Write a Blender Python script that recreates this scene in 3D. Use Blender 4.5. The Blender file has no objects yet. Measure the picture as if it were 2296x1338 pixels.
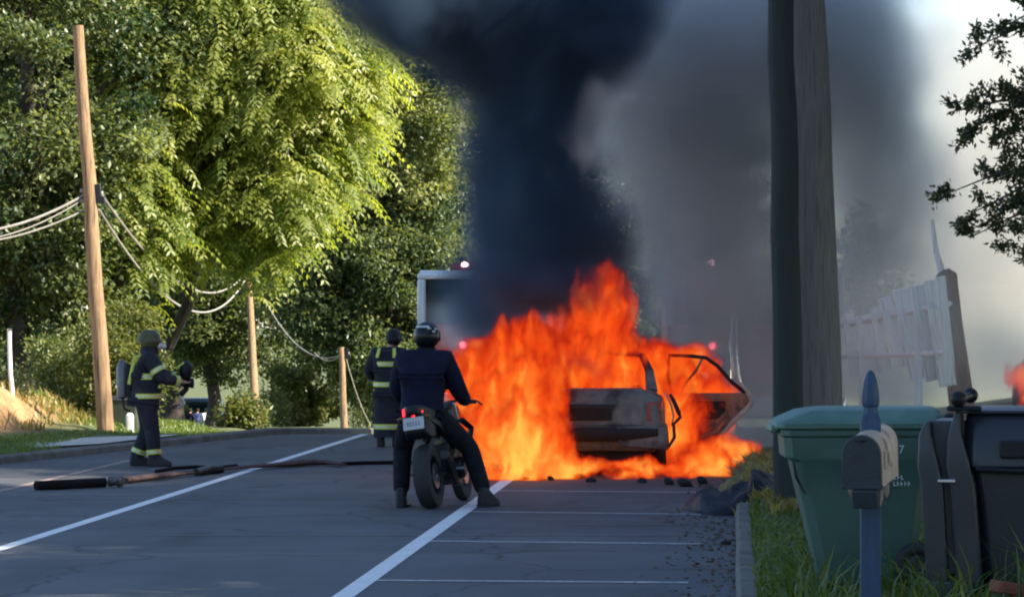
import bpy, bmesh, math, random
import numpy as np
from mathutils import Vector, Matrix, Euler, noise as mnoise

random.seed(7)
rng = np.random.default_rng(11)
PI = math.pi
R = math.radians
scene = bpy.context.scene
COL = scene.collection

# ------------------------------------------------------------------ camera, sky, sun, exposure
cam_d = bpy.data.cameras.new('camera')
cam = bpy.data.objects.new('camera', cam_d)
COL.objects.link(cam)
CAM_H = 1.9
cam.location = (0, 0, CAM_H)
cam.rotation_euler = (PI / 2, 0, 0)
cam_d.sensor_width = 36
cam_d.lens = 7000 / 2296 * 36
cam_d.shift_x = (1148 - 1650) / 2296
cam_d.shift_y = (712 - 669) / 2296
cam_d.clip_end = 4000
scene.camera = cam

SUN_EL, SUN_AZ = 35, 101          # azimuth clockwise from the road direction
world = bpy.data.worlds.new('World')
scene.world = world
world.use_nodes = True
wn = world.node_tree.nodes
sky = wn.new('ShaderNodeTexSky')
sky.sky_type = 'NISHITA'
sky.sun_disc = False
sky.sun_elevation = R(SUN_EL)
sky.sun_rotation = R(SUN_AZ)
sky.dust_density = 0.5
sky.ozone_density = 2.5
world.node_tree.links.new(sky.outputs[0], wn['Background'].inputs[0])
wn['Background'].inputs[1].default_value = 0.098
sun_d = bpy.data.lights.new('sun', 'SUN')
sun_d.energy = 5.0
sun_d.angle = R(0.5)
sun_d.color = (1.0, 0.90, 0.74)
sun = bpy.data.objects.new('sun', sun_d)
COL.objects.link(sun)
to_sun = Vector((math.cos(R(SUN_EL)) * math.sin(R(SUN_AZ)), math.cos(R(SUN_EL)) * math.cos(R(SUN_AZ)), math.sin(R(SUN_EL))))
sun.rotation_euler = to_sun.to_track_quat('Z', 'Y').to_euler()
vs = scene.view_settings
vs.view_transform = 'Standard'
vs.look = 'None'
vs.exposure = 1.62
vs.gamma = 1
vs.use_curve_mapping = False
scene.cycles.volume_bounces = 1
scene.cycles.max_bounces = 7
scene.cycles.diffuse_bounces = 3
scene.cycles.transparent_max_bounces = 12
scene.cycles.volume_max_steps = 512
scene.cycles.use_denoising = True
scene.cycles.filter_width = 2.1
scene.cycles.sample_clamp_indirect = 6.0


def at(px, py, Y):
    """world point seen at photo pixel (px, py) at depth Y"""
    return Vector(((px - 1650) / 7000 * Y, Y, CAM_H - (py - 712) / 7000 * Y))


def ground_y(py, z=0.0):
    return 7000 * (CAM_H - z) / (py - 712)


# ------------------------------------------------------------------ helpers
def tag(o, label=None, cat=None, group=None, kind=None):
    if label: o['label'] = label
    if cat: o['category'] = cat
    if group: o['group'] = group
    if kind: o['kind'] = kind
    return o


def empty(name, loc=(0, 0, 0), rz=0.0, rot=None):
    o = bpy.data.objects.new(name, None)
    COL.objects.link(o)
    o.location = loc
    o.rotation_euler = rot if rot else (0, 0, rz)
    o.empty_display_size = 0.2
    return o


def copy_tree(o, parent=None):
    c = o.copy()
    COL.objects.link(c)
    c.parent = parent
    for ch in list(o.children):
        copy_tree(ch, c)
    return c


def link_mesh(name, me, mat=None, parent=None, loc=None):
    o = bpy.data.objects.new(name, me)
    COL.objects.link(o)
    if mat is not None and not me.materials:
        me.materials.append(mat)
    if parent is not None:
        o.parent = parent
    if loc is not None:
        o.location = loc
    return o


class MB:
    """collects shapes, then links them as one mesh object"""
    def __init__(self):
        self.v, self.f = [], []

    def add(self, vs_, fs):
        n = len(self.v)
        self.v += [tuple(v) for v in vs_]
        self.f += [tuple(i + n for i in f) for f in fs]
        return self

    def box(self, c, s, rot=None, taper=(1, 1)):
        x, y, z = s[0] / 2, s[1] / 2, s[2] / 2
        tx, ty = taper
        p = [(-x, -y, -z), (x, -y, -z), (x, y, -z), (-x, y, -z), (-x * tx, -y * ty, z), (x * tx, -y * ty, z), (x * tx, y * ty, z), (-x * tx, y * ty, z)]
        m = Euler(rot).to_matrix() if rot else Matrix.Identity(3)
        p = [m @ Vector(q) + Vector(c) for q in p]
        return self.add(p, [(0, 3, 2, 1), (4, 5, 6, 7), (0, 1, 5, 4), (1, 2, 6, 5), (2, 3, 7, 6), (3, 0, 4, 7)])

    def loft(self, rings, caps=True, closed=True):
        n = len(rings[0])
        vs_, fs = [], []
        for r in rings: vs_ += list(r)
        for i in range(len(rings) - 1):
            for j in range(n if closed else n - 1):
                a, b = i * n + j, i * n + (j + 1) % n
                fs.append((a, b, b + n, a + n))
        if caps and closed:
            fs.append(tuple(range(n - 1, -1, -1)))
            fs.append(tuple(range((len(rings) - 1) * n, len(rings) * n)))
        return self.add(vs_, fs)

    def tube(self, pts, r, n=8, caps=True, flat=None):
        pts = [Vector(p) for p in pts]
        rs = r if isinstance(r, (list, tuple)) else [r] * len(pts)
        rings = []
        up = None
        for i, p in enumerate(pts):
            d = (pts[min(i + 1, len(pts) - 1)] - pts[max(i - 1, 0)]).normalized()
            if up is None:
                up = Vector((0, 0, 1)) if abs(d.z) < 0.9 else Vector((1, 0, 0))
            a = d.cross(up).normalized()
            b = a.cross(d).normalized()
            up = b
            k = flat or 1.0
            rings.append([p + a * (math.cos(2 * PI * j / n) * rs[i]) + b * (math.sin(2 * PI * j / n) * rs[i] * k) for j in range(n)])
        return self.loft(rings, caps)

    def lathe(self, prof, c=(0, 0, 0), n=16, axis='Z', sx=1.0, sy=1.0):
        rings = []
        for r, h in prof:
            ring = []
            for j in range(n):
                a = 2 * PI * j / n
                u, v = math.cos(a) * r * sx, math.sin(a) * r * sy
                p = {'Z': (u, v, h), 'X': (h, u, v), 'Y': (u, h, -v)}[axis]
                ring.append(Vector(p) + Vector(c))
            rings.append(ring)
        return self.loft(rings)

    def sphere(self, c, r, nu=16, nv=10, rot=None):
        r = r if isinstance(r, (tuple, list)) else (r, r, r)
        m = Euler(rot).to_matrix() if rot else Matrix.Identity(3)
        rings = []
        for i in range(nv + 1):
            t = PI * (0.02 + 0.96 * i / nv)
            rings.append([m @ Vector((r[0] * math.sin(t) * math.cos(2 * PI * j / nu), r[1] * math.sin(t) * math.sin(2 * PI * j / nu), -r[2] * math.cos(t))) + Vector(c) for j in range(nu)])
        return self.loft(rings)

    def prism(self, poly, d0, d1, plane='XZ'):
        """poly: 2-D outline; extruded along the third axis from d0 to d1"""
        def P(u, v, w):
            return {'XZ': (u, w, v), 'YZ': (w, u, v), 'XY': (u, v, w)}[plane]
        return self.loft([[P(u, v, d0) for u, v in poly], [P(u, v, d1) for u, v in poly]])

    def torus(self, c, Rr, r, n=28, m=10, axis='X', sr=1.0):
        vs_, fs = [], []
        for i in range(n):
            a = 2 * PI * i / n
            for j in range(m):
                b = 2 * PI * j / m
                q, w = Rr + r * math.cos(b), r * math.sin(b) * sr
                u, v = q * math.cos(a), q * math.sin(a)
                p = {'X': (w, u, v), 'Y': (u, w, v), 'Z': (u, v, w)}[axis]
                vs_.append(Vector(p) + Vector(c))
                fs.append((i * m + j, ((i + 1) % n) * m + j, ((i + 1) % n) * m + (j + 1) % m, i * m + (j + 1) % m))
        return self.add(vs_, fs)

    def build(self, name, mat=None, parent=None, smooth=40, bevel=0.0, sub=0, loc=None, segs=2):
        me = bpy.data.meshes.new(name)
        me.from_pydata(self.v, [], self.f)
        bm = bmesh.new()
        bm.from_mesh(me)
        bmesh.ops.recalc_face_normals(bm, faces=bm.faces)
        bm.to_mesh(me)
        bm.free()
        if smooth:
            me.polygons.foreach_set('use_smooth', [True] * len(me.polygons))
            me.set_sharp_from_angle(angle=R(smooth))
        o = link_mesh(name, me, mat, parent, loc)
        if bevel:
            b = o.modifiers.new('bevel', 'BEVEL')
            b.width = bevel
            b.segments = segs
            b.limit_method = 'ANGLE'
            b.angle_limit = R(35)
        if sub:
            s = o.modifiers.new('sub', 'SUBSURF')
            s.levels = s.render_levels = sub
        return o


def skin(name, verts, edges, mat, parent=None, sub=2, root=0):
    me = bpy.data.meshes.new(name)
    me.from_pydata([v[:3] for v in verts], edges, [])
    o = link_mesh(name, me, mat, parent)
    m = o.modifiers.new('skin', 'SKIN')
    m.use_smooth_shade = True
    sv = me.skin_vertices[0].data
    for i, v in enumerate(verts):
        r = v[3]
        sv[i].radius = r if isinstance(r, tuple) else (r, r)
        sv[i].use_root = (i == root)
    s = o.modifiers.new('sub', 'SUBSURF')
    s.levels = s.render_levels = sub
    return o


# ------------------------------------------------------------------ materials
def new_mat(name):
    m = bpy.data.materials.new(name)
    m.use_nodes = True
    return m, m.node_tree.nodes, m.node_tree.links, m.node_tree.nodes['Principled BSDF']


def mat(name, base, rough=0.6, metal=0.0, var=0.2, scale=6.0, bump=0.15, bscale=60.0, spots=None, spot_at=0.62, spot_scale=9.0, stretch=(1, 1, 1), spec=0.5, coat=0.0, coords='Object'):
    m, n, l, b = new_mat(name)
    tc = n.new('ShaderNodeTexCoord')
    mp = n.new('ShaderNodeMapping')
    mp.inputs['Scale'].default_value = stretch
    l.new(tc.outputs[coords], mp.inputs[0])
    nz = n.new('ShaderNodeTexNoise')
    nz.inputs['Scale'].default_value = scale
    nz.inputs['Detail'].default_value = 6
    nz.inputs['Roughness'].default_value = 0.65
    l.new(mp.outputs[0], nz.inputs['Vector'])
    mx = n.new('ShaderNodeMix')
    mx.data_type = 'RGBA'
    mr = n.new('ShaderNodeMapRange')
    mr.inputs['From Min'].default_value = 0.3
    mr.inputs['From Max'].default_value = 0.7
    l.new(nz.outputs['Fac'], mr.inputs['Value'])
    l.new(mr.outputs[0], mx.inputs['Factor'])
    mx.inputs['A'].default_value = (*[c * (1 - var) for c in base], 1)
    mx.inputs['B'].default_value = (*[min(1, c * (1 + var)) for c in base], 1)
    out = mx.outputs['Result']
    if spots:
        n2 = n.new('ShaderNodeTexNoise')
        n2.inputs['Scale'].default_value = spot_scale
        n2.inputs['Detail'].default_value = 8
        l.new(mp.outputs[0], n2.inputs['Vector'])
        r2 = n.new('ShaderNodeMapRange')
        r2.inputs['From Min'].default_value = spot_at - 0.06
        r2.inputs['From Max'].default_value = spot_at + 0.06
        l.new(n2.outputs['Fac'], r2.inputs['Value'])
        m2 = n.new('ShaderNodeMix')
        m2.data_type = 'RGBA'
        l.new(r2.outputs[0], m2.inputs['Factor'])
        l.new(out, m2.inputs['A'])
        m2.inputs['B'].default_value = (*spots, 1)
        out = m2.outputs['Result']
    l.new(out, b.inputs['Base Color'])
    rr = n.new('ShaderNodeMapRange')
    rr.inputs['To Min'].default_value = max(0.03, rough - 0.1)
    rr.inputs['To Max'].default_value = min(1, rough + 0.1)
    l.new(nz.outputs['Fac'], rr.inputs['Value'])
    l.new(rr.outputs[0], b.inputs['Roughness'])
    b.inputs['Metallic'].default_value = metal
    b.inputs['Specular IOR Level'].default_value = spec
    b.inputs['Coat Weight'].default_value = coat
    if bump:
        n3 = n.new('ShaderNodeTexNoise')
        n3.inputs['Scale'].default_value = bscale
        n3.inputs['Detail'].default_value = 5
        l.new(mp.outputs[0], n3.inputs['Vector'])
        bp = n.new('ShaderNodeBump')
        bp.inputs['Strength'].default_value = bump
        bp.inputs['Distance'].default_value = 0.02
        l.new(n3.outputs['Fac'], bp.inputs['Height'])
        l.new(bp.outputs[0], b.inputs['Normal'])
    return m


def emit_mat(name, col, strength):
    m, n, l, b = new_mat(name)
    b.inputs['Base Color'].default_value = (*col, 1)
    b.inputs['Emission Color'].default_value = (*col, 1)
    b.inputs['Emission Strength'].default_value = strength
    return m


def leaf_mat(name, dark, light, trans=0.45, tcol=None, rough=0.42):
    """leaf colour picked per leaf by the mesh attribute tint"""
    m, n, l, b = new_mat(name)
    at_ = n.new('ShaderNodeAttribute')
    at_.attribute_name = 'tint'
    mx = n.new('ShaderNodeMix')
    mx.data_type = 'RGBA'
    l.new(at_.outputs['Fac'], mx.inputs['Factor'])
    mx.inputs['A'].default_value = (*dark, 1)
    mx.inputs['B'].default_value = (*light, 1)
    l.new(mx.outputs['Result'], b.inputs['Base Color'])
    b.inputs['Roughness'].default_value = rough
    b.inputs['Specular IOR Level'].default_value = 0.55
    tr = n.new('ShaderNodeBsdfTranslucent')
    mt = n.new('ShaderNodeMix')
    mt.data_type = 'RGBA'
    mt.blend_type = 'MULTIPLY'
    mt.inputs['Factor'].default_value = 1
    l.new(mx.outputs['Result'], mt.inputs['A'])
    mt.inputs['B'].default_value = (*(tcol or (1.6, 1.5, 0.6)), 1)
    mt.clamp_result = False
    l.new(mt.outputs['Result'], tr.inputs['Color'])
    ms = n.new('ShaderNodeMixShader')
    ms.inputs[0].default_value = trans
    l.new(b.outputs[0], ms.inputs[1])
    l.new(tr.outputs[0], ms.inputs[2])
    l.new(ms.outputs[0], n['Material Output'].inputs['Surface'])
    return m


M = {}
M['bark'] = mat('bark', (0.055, 0.045, 0.036), 0.9, var=0.45, scale=5, bump=0.8, bscale=18, stretch=(3, 3, 0.6))
M['pole_tan'] = mat('sunlit_pole_wood', (0.30, 0.19, 0.10), 0.85, var=0.45, scale=9, bump=0.8, bscale=24, stretch=(6, 6, 0.25), spots=(0.12, 0.08, 0.05), spot_at=0.60, spot_scale=5)
M['pole_dark'] = mat('weathered_pole_wood', (0.17, 0.16, 0.15), 0.92, var=0.3, scale=8, bump=1.0, bscale=26, stretch=(9, 9, 0.25), spots=(0.10, 0.095, 0.09), spot_at=0.62, spot_scale=5)
M['pole_tar'] = mat('tarred_pole_wood', (0.014, 0.022, 0.022), 0.8, var=0.4, scale=8, bump=0.9, bscale=24, stretch=(9, 9, 0.25))
M['concrete'] = mat('concrete', (0.30, 0.29, 0.27), 0.9, var=0.22, scale=3, bump=0.3, bscale=70, spots=(0.16, 0.15, 0.13), spot_at=0.63, spot_scale=4)
M['dark_metal'] = mat('dark_metal', (0.03, 0.032, 0.036), 0.45, 0.7, bump=0.05)
M['steel'] = mat('steel', (0.5, 0.5, 0.52), 0.3, 1.0, bump=0.05)
M['chrome'] = mat('chrome', (0.75, 0.75, 0.77), 0.12, 1.0, bump=0.0)
M['black_plastic'] = mat('black_plastic', (0.009, 0.010, 0.012), 0.5, var=0.3, bump=0.1, bscale=120, spec=0.25)
M['rubber'] = mat('rubber', (0.018, 0.018, 0.02), 0.75, var=0.3, bump=0.3, bscale=90)
M['cable'] = mat('cable_sheath', (0.32, 0.30, 0.27), 0.6, var=0.25, bump=0.0)
M['white_plastic'] = mat('white_plastic', (0.75, 0.75, 0.72), 0.5, bump=0.05)
M['skin'] = mat('skin', (0.42, 0.25, 0.18), 0.55, var=0.1, bump=0.05)
M['turnout'] = mat('turnout_cloth', (0.012, 0.014, 0.024), 0.9, var=0.5, scale=7, bump=1.0, bscale=11, spots=(0.03, 0.03, 0.035), spot_at=0.62, spot_scale=6)
M['hi_vis'] = mat('reflective_yellow', (0.55, 0.62, 0.10), 0.5, var=0.2, bump=0.1)
M['silver_trim'] = mat('silver_trim', (0.5, 0.5, 0.48), 0.35, 0.4, bump=0.1)
M['navy_cloth'] = mat('navy_cloth', (0.006, 0.0075, 0.024), 0.9, var=0.4, scale=6, bump=1.0, bscale=10, spec=0.2)
M['black_cloth'] = mat('black_cloth', (0.008, 0.009, 0.014), 0.9, var=0.4, scale=8, bump=1.0, bscale=12, spec=0.2)
M['glass_dark'] = mat('dark_glass', (0.010, 0.028, 0.033), 0.22, var=0.2, bump=0.0, spec=0.12)
M['fire_red'] = mat('fire_engine_red', (0.42, 0.012, 0.014), 0.25, var=0.12, bump=0.02, coat=0.6)
M['engine_white'] = mat('engine_white_paint', (0.62, 0.66, 0.68), 0.3, var=0.08, bump=0.02)
# ------------------------------------------------------------------ ground, road, verge, markings
def road_left(Y):
    """left edge of the asphalt: converges to the right beyond the near stretch"""
    Y = min(Y, 58.0)
    if Y < 40.5: return -9.56 - 0.02 * (40.5 - Y)
    return -9.56 + (Y - 40.5) * 0.1987


def smooth(a, b, t):
    t = max(0.0, min(1.0, (t - a) / (b - a)))
    return t * t * (3 - 2 * t)


def terrain(X, Y):
    far = -0.037 * max(0.0, Y - 51)
    if Y > 260: far = -0.037 * 209
    z = far - 0.03
    if X > 0.14:
        z = far + 0.10 + 0.05 * min(X, 1.2) + 0.22 * smooth(0.9, 2.0, X) + 0.35 * smooth(2.4, 6, X)
    else:
        e = road_left(Y)
        if X < e - 0.12 and Y < 300:
            d = e - 0.12 - X
            lowk = 1 - smooth(47.0, 50.0, Y) * smooth(-10.6, -9.6, X)
            z = far + (0.10 + 0.10 * smooth(0.4, 2.2, d) * (1 if Y < 60 else 0.3)) * lowk - .03 * (1 - lowk)
            bank = smooth(1.2, 2.9, d) * (1 - smooth(6, 9, d) * 0.2) * smooth(30, 44, Y) * (1 - smooth(50.5, 55, Y))
            bank *= 1 - smooth(-11.6, -10.7, X)
            z += 0.72 * bank * (0.8 + 0.35 * mnoise.noise(Vector((X * 0.9, Y * 0.5, 3.1))))
    if abs(X + 4) > 14 or Y > 70:
        z += 0.12 * mnoise.noise(Vector((X * 0.2, Y * 0.2, 0)))
    return z


def axis(*segs):
    out = []
    for a, b, n in segs:
        out += list(np.linspace(a, b, n, endpoint=False))
    return out


def build_ground():
    xs = axis((-600, -40, 14), (-40, -16, 24), (-16, -9.7, 40), (-9.7, -6, 36), (-6, -0.2, 8)) + [-0.02, 0.13, 0.15] + axis((0.25, 3, 24), (3, 14, 24), (14, 40, 14), (40, 601, 12))
    ys = axis((-60, 8, 12), (8, 36, 56), (36, 62, 104), (62, 120, 40), (120, 300, 20), (300, 3001, 14))
    vs_ = [(x, y, terrain(x, y)) for y in ys for x in xs]
    n = len(xs)
    fs = [(j * n + i, j * n + i + 1, (j + 1) * n + i + 1, (j + 1) * n + i) for j in range(len(ys) - 1) for i in range(n - 1)]
    m, nn, l, b = new_mat('soil_and_turf')
    tc = nn.new('ShaderNodeTexCoord')
    def noise(s, d=6):
        z = nn.new('ShaderNodeTexNoise')
        z.inputs['Scale'].default_value = s
        z.inputs['Detail'].default_value = d
        l.new(tc.outputs['Object'], z.inputs['Vector'])
        return z.outputs['Fac']
    def mixc(f, a, bb):
        x = nn.new('ShaderNodeMix')
        x.data_type = 'RGBA'
        if hasattr(f, 'links'): l.new(f, x.inputs['Factor'])
        for k, c in (('A', a), ('B', bb)):
            if hasattr(c, 'links'): l.new(c, x.inputs[k])
            else: x.inputs[k].default_value = (*c, 1)
        return x.outputs['Result']
    def step(v, a, bb):
        r = nn.new('ShaderNodeMapRange')
        r.inputs['From Min'].default_value = a
        r.inputs['From Max'].default_value = bb
        l.new(v, r.inputs['Value'])
        return r.outputs[0]
    turf = mixc(step(noise(1.3), 0.35, 0.65), (0.055, 0.085, 0.022), (0.11, 0.13, 0.045))
    turf = mixc(step(noise(9), 0.5, 0.7), turf, (0.13, 0.105, 0.05))
    dirt = mixc(step(noise(3.5), 0.3, 0.7), (0.30, 0.15, 0.065), (0.46, 0.265, 0.125))
    dirt = mixc(step(noise(14), 0.55, 0.68), dirt, (0.17, 0.095, 0.05))
    atn = nn.new('ShaderNodeAttribute')
    atn.attribute_name = 'bare'
    col = mixc(atn.outputs['Fac'], turf, dirt)
    l.new(col, b.inputs['Base Color'])
    b.inputs['Roughness'].default_value = 0.95
    bp = nn.new('ShaderNodeBump')
    bp.inputs['Strength'].default_value = 0.7
    bp.inputs['Distance'].default_value = 0.05
    l.new(noise(30), bp.inputs['Height'])
    l.new(bp.outputs[0], b.inputs['Normal'])
    me = bpy.data.meshes.new('ground')
    me.from_pydata(vs_, [], fs)
    a = me.attributes.new('bare', 'FLOAT', 'POINT')
    bare = []
    for x, y, z in vs_:
        d = road_left(y) - 0.12 - x
        k = smooth(1.25, 1.6, d) * (1 - smooth(-11.2, -10.5, x + .5 * mnoise.noise(Vector((x * 1.5, y * .8, 0))))) * smooth(28, 40, y) * (1 - smooth(51.5, 53.5, y)) if x < 0 else 0
        bare.append(k)
    a.data.foreach_set('value', bare)
    me.polygons.foreach_set('use_smooth', [True] * len(me.polygons))
    tag(link_mesh('ground', me, m), kind='structure')


build_ground()


def sheet(name, m, rows, z, kind='structure', nx=1):
    """flat strip: rows = [(Y, x0, x1)...]"""
    vs_, fs = [], []
    for Y, a, b in rows:
        zz = -0.037 * max(0.0, Y - 51) + z
        for i in range(nx + 1):
            vs_.append((a + (b - a) * i / nx, Y, zz))
    n = nx + 1
    for j in range(len(rows) - 1):
        for i in range(nx):
            fs.append((j * n + i, j * n + i + 1, (j + 1) * n + i + 1, (j + 1) * n + i))
    me = bpy.data.meshes.new(name)
    me.from_pydata(vs_, [], fs)
    return tag(link_mesh(name, me, m), kind=kind)


def asphalt_mat():
    m, n, l, b = new_mat('asphalt')
    tc = n.new('ShaderNodeTexCoord')
    def noise(s, stretch=(1, 1, 1), d=6):
        mp = n.new('ShaderNodeMapping')
        mp.inputs['Scale'].default_value = stretch
        l.new(tc.outputs['Object'], mp.inputs[0])
        z = n.new('ShaderNodeTexNoise')
        z.inputs['Scale'].default_value = s
        z.inputs['Detail'].default_value = d
        l.new(mp.outputs[0], z.inputs['Vector'])
        return z.outputs['Fac']
    def mixc(f, a, bb):
        x = n.new('ShaderNodeMix')
        x.data_type = 'RGBA'
        l.new(f, x.inputs['Factor'])
        for k, c in (('A', a), ('B', bb)):
            if hasattr(c, 'links'): l.new(c, x.inputs[k])
            else: x.inputs[k].default_value = (*c, 1)
        return x.outputs['Result']
    def step(v, a, bb):
        r = n.new('ShaderNodeMapRange')
        r.inputs['From Min'].default_value = a
        r.inputs['From Max'].default_value = bb
        l.new(v, r.inputs['Value'])
        return r.outputs[0]
    c = mixc(step(noise(0.5), 0.38, 0.62), (0.046, 0.052, 0.061), (0.076, 0.083, 0.094))
    c = mixc(step(noise(1.6, (1, 0.12, 1)), 0.52, 0.75), c, (0.036, 0.039, 0.044))      # wheel paths, drips
    c = mixc(step(noise(0.7, (0.12, 1.2, 1)), 0.56, 0.72), c, (0.115, 0.108, 0.104))     # pale worn bands across
    c = mixc(step(noise(160, d=2), 0.5, 0.8), c, (0.14, 0.14, 0.14))
    # long wandering cracks, sealed dark
    vo = n.new('ShaderNodeTexVoronoi')
    vo.feature = 'DISTANCE_TO_EDGE'
    vo.inputs['Scale'].default_value = 0.33
    nw = n.new('ShaderNodeTexNoise')
    nw.inputs['Scale'].default_value = 1.4
    nw.inputs['Detail'].default_value = 5
    l.new(tc.outputs['Object'], nw.inputs['Vector'])
    va = n.new('ShaderNodeVectorMath')
    va.operation = 'MULTIPLY_ADD'
    l.new(nw.outputs['Color'], va.inputs[0])
    va.inputs[1].default_value = (0.9, 0.9, 0)
    l.new(tc.outputs['Object'], va.inputs[2])
    l.new(va.outputs[0], vo.inputs['Vector'])
    c = mixc(step(vo.outputs['Distance'], 0.010, 0.004), c, (0.024, 0.025, 0.028))
    c = mixc(step(noise(0.9, (1, .35, 1)), 0.62, 0.72), c, (0.032, 0.033, 0.036))     # oil and soot stains
    l.new(c, b.inputs['Base Color'])
    b.inputs['Roughness'].default_value = 0.72
    bp = n.new('ShaderNodeBump')
    bp.inputs['Strength'].default_value = 0.35
    bp.inputs['Distance'].default_value = 0.01
    l.new(noise(120, d=3), bp.inputs['Height'])
    l.new(bp.outputs[0], b.inputs['Normal'])
    return m


M['asphalt'] = asphalt_mat()
Ys = list(np.linspace(-20, 40, 31)) + list(np.linspace(40.5, 62, 24)) + list(np.linspace(66, 240, 20))
sheet('road', M['asphalt'], [(y, road_left(y), 0.0) for y in Ys], 0.0, nx=4)
M['paint'] = mat('road_paint', (0.72, 0.73, 0.72), 0.6, var=0.12, scale=3, bump=0.1, spots=(0.30, 0.30, 0.30), spot_at=0.70, spot_scale=30)
M['paint_worn'] = mat('worn_road_paint', (0.46, 0.46, 0.455), 0.65, var=0.25, scale=5, bump=0.1, spots=(0.12, 0.12, 0.12), spot_at=0.60, spot_scale=24)
M['paint_pale'] = mat('faded_edge_paint', (0.30, 0.22, 0.19), 0.7, var=0.25, scale=3, bump=0.1, spots=(0.11, 0.10, 0.10), spot_at=0.6, spot_scale=14)
yy = list(np.linspace(8, 50, 43))
sheet('lane_line', M['paint'], [(y, -6.115, -5.985) for y in np.linspace(8, 51, 44)], 0.004)
sheet('lane_line', M['paint'], [(y, -2.75, -2.60) for y in np.linspace(8, 62, 54)], 0.004)
sheet('lane_line', M['paint_pale'], [(y, -8.12, -8.02) for y in np.linspace(8, 44, 44)], 0.004)
for py, y1 in ((1100, 1104), (1147, 1153), (1213, 1219), (1301, 1306)):
    ya, yb = ground_y(py), ground_y(y1)
    me = bpy.data.meshes.new('stall_line')
    t = 0.10
    x1 = -0.35 + 0.1 * random.random()
    me.from_pydata([(-2.6, ya - t / 2, 0.0045), (x1, yb - t / 2, 0.0045), (x1, yb + t / 2, 0.0045), (-2.6, ya + t / 2, 0.0045)], [], [(0, 1, 2, 3)])
    tag(link_mesh('stall_line', me, M['paint_worn']), kind='structure')

# tar joints across the lanes
M['tar'] = mat('tar_seal', (0.10, 0.095, 0.09), 0.6, bump=0.1, var=0.3)
for py, a, b in ((1118, -7.5, -2.8), (1200, -5.2, -0.4), (1176, -1.6, -0.3)):
    y = ground_y(py)
    sheet('tar_joint', M['tar'], [(y - 0.05, a, b), (y + 0.05, a + 0.1, b)], 0.003)

# kerbs
M['kerb_stone'] = mat('kerb_concrete', (0.13, 0.125, 0.11), 0.9, var=0.35, scale=2.2, bump=0.4, bscale=50, spots=(0.09, 0.085, 0.07), spot_at=0.58, spot_scale=3)
def kerb(name, pts, w=0.14, h=0.12):
    mb = MB()
    rings = []
    for (x, y) in pts:
        zz = -0.037 * max(0.0, y - 51)
        rings.append([(x, y, zz - 0.1), (x + w, y, zz - 0.1), (x + w, y, zz + h), (x + 0.03 * (1 if w > 0 else -1), y, zz + h), (x, y, zz + h - 0.03)])
    mb.loft(rings)
    return tag(mb.build(name, M['kerb_stone'], smooth=0), kind='structure')


kerb('kerb', [(0.004 * math.sin(y * 1.3), y) for y in np.linspace(2, 60, 60)])
kerb('kerb', [(road_left(y), y) for y in np.linspace(20, 58, 44)], w=-0.13, h=0.11)
# pale concrete driveway apron and footpath on the far side
M['pale_concrete'] = mat('pale_concrete', (0.46, 0.43, 0.37), 0.9, var=0.15, scale=2, bump=0.2)
ap = MB()
ap.loft([[(-9.6, 42.8, 0.128), (-8.95, 44.0, 0.128)], [(-10.6, 45.0, 0.135), (-8.4, 47.4, 0.135)]], closed=False, caps=False)
tag(ap.build('driveway', M['pale_concrete'], smooth=0), kind='structure')


# ------------------------------------------------------------------ grass
def blades(name, pts, h, lean, mat_, tint_fn=None, w=0.012):
    """pts (N,3): bases of grass blades, each a bent two-segment strip"""
    N = len(pts)
    pts = np.asarray(pts, float)
    hh = h * (0.5 + rng.random(N))
    a = rng.random(N) * 2 * PI
    d = np.stack([np.cos(a), np.sin(a), np.zeros(N)], 1)
    s = np.stack([-np.sin(a + rng.normal(0, .6, N)), np.cos(a), np.zeros(N)], 1) * (w * (0.7 + 0.6 * rng.random(N)))[:, None]
    le = (lean * (0.3 + rng.random(N)))[:, None] * hh[:, None]
    up = np.array([0, 0, 1.0])
    mid = pts + up * (hh * 0.6)[:, None] + d * le * 0.35
    tip = pts + up * (hh * (1 - 0.25 * rng.random(N)))[:, None] + d * le
    V = np.stack([pts - s, pts + s, mid + s * 0.8, mid - s * 0.8, tip], 1).reshape(-1, 3)
    base = np.arange(N) * 5
    quads = np.stack([base, base + 1, base + 2, base + 3], 1)
    tris = np.stack([base + 3, base + 2, base + 4], 1)
    me = bpy.data.meshes.new(name)
    me.vertices.add(N * 5)
    me.vertices.foreach_set('co', V.ravel())
    loops = np.concatenate([quads.ravel(), tris.ravel()])
    me.loops.add(len(loops))
    me.loops.foreach_set('vertex_index', loops)
    me.polygons.add(2 * N)
    me.polygons.foreach_set('loop_start', np.concatenate([np.arange(N) * 4, N * 4 + np.arange(N) * 3]))
    me.update(calc_edges=True)
    t = me.attributes.new('tint', 'FLOAT', 'POINT')
    tv = rng.random(N) if tint_fn is None else tint_fn(pts)
    t.data.foreach_set('value', np.repeat(tv, 5))
    return tag(link_mesh(name, me, mat_), kind='stuff')


M['grass'] = leaf_mat('grass_blades', (0.05, 0.10, 0.022), (0.15, 0.18, 0.05), 0.4)
M['sun_tint_grass'] = leaf_mat('sun_tint_blades', (0.07, 0.13, 0.025), (0.19, 0.24, 0.055), 0.45)  # lighter than the verge grass: partial sunlight put into the blade colour
M['dry_grass'] = leaf_mat('dry_grass_blades', (0.16, 0.14, 0.04), (0.34, 0.27, 0.10), 0.35)


def scatter(n, x0, x1, y0, y1, keep):
    P = np.stack([rng.uniform(x0, x1, n), rng.uniform(y0, y1, n)], 1)
    out = []
    for x, y in P:
        if random.random() < keep(x, y):
            out.append((x, y, terrain(x, y) - 0.005))
    return out


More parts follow.
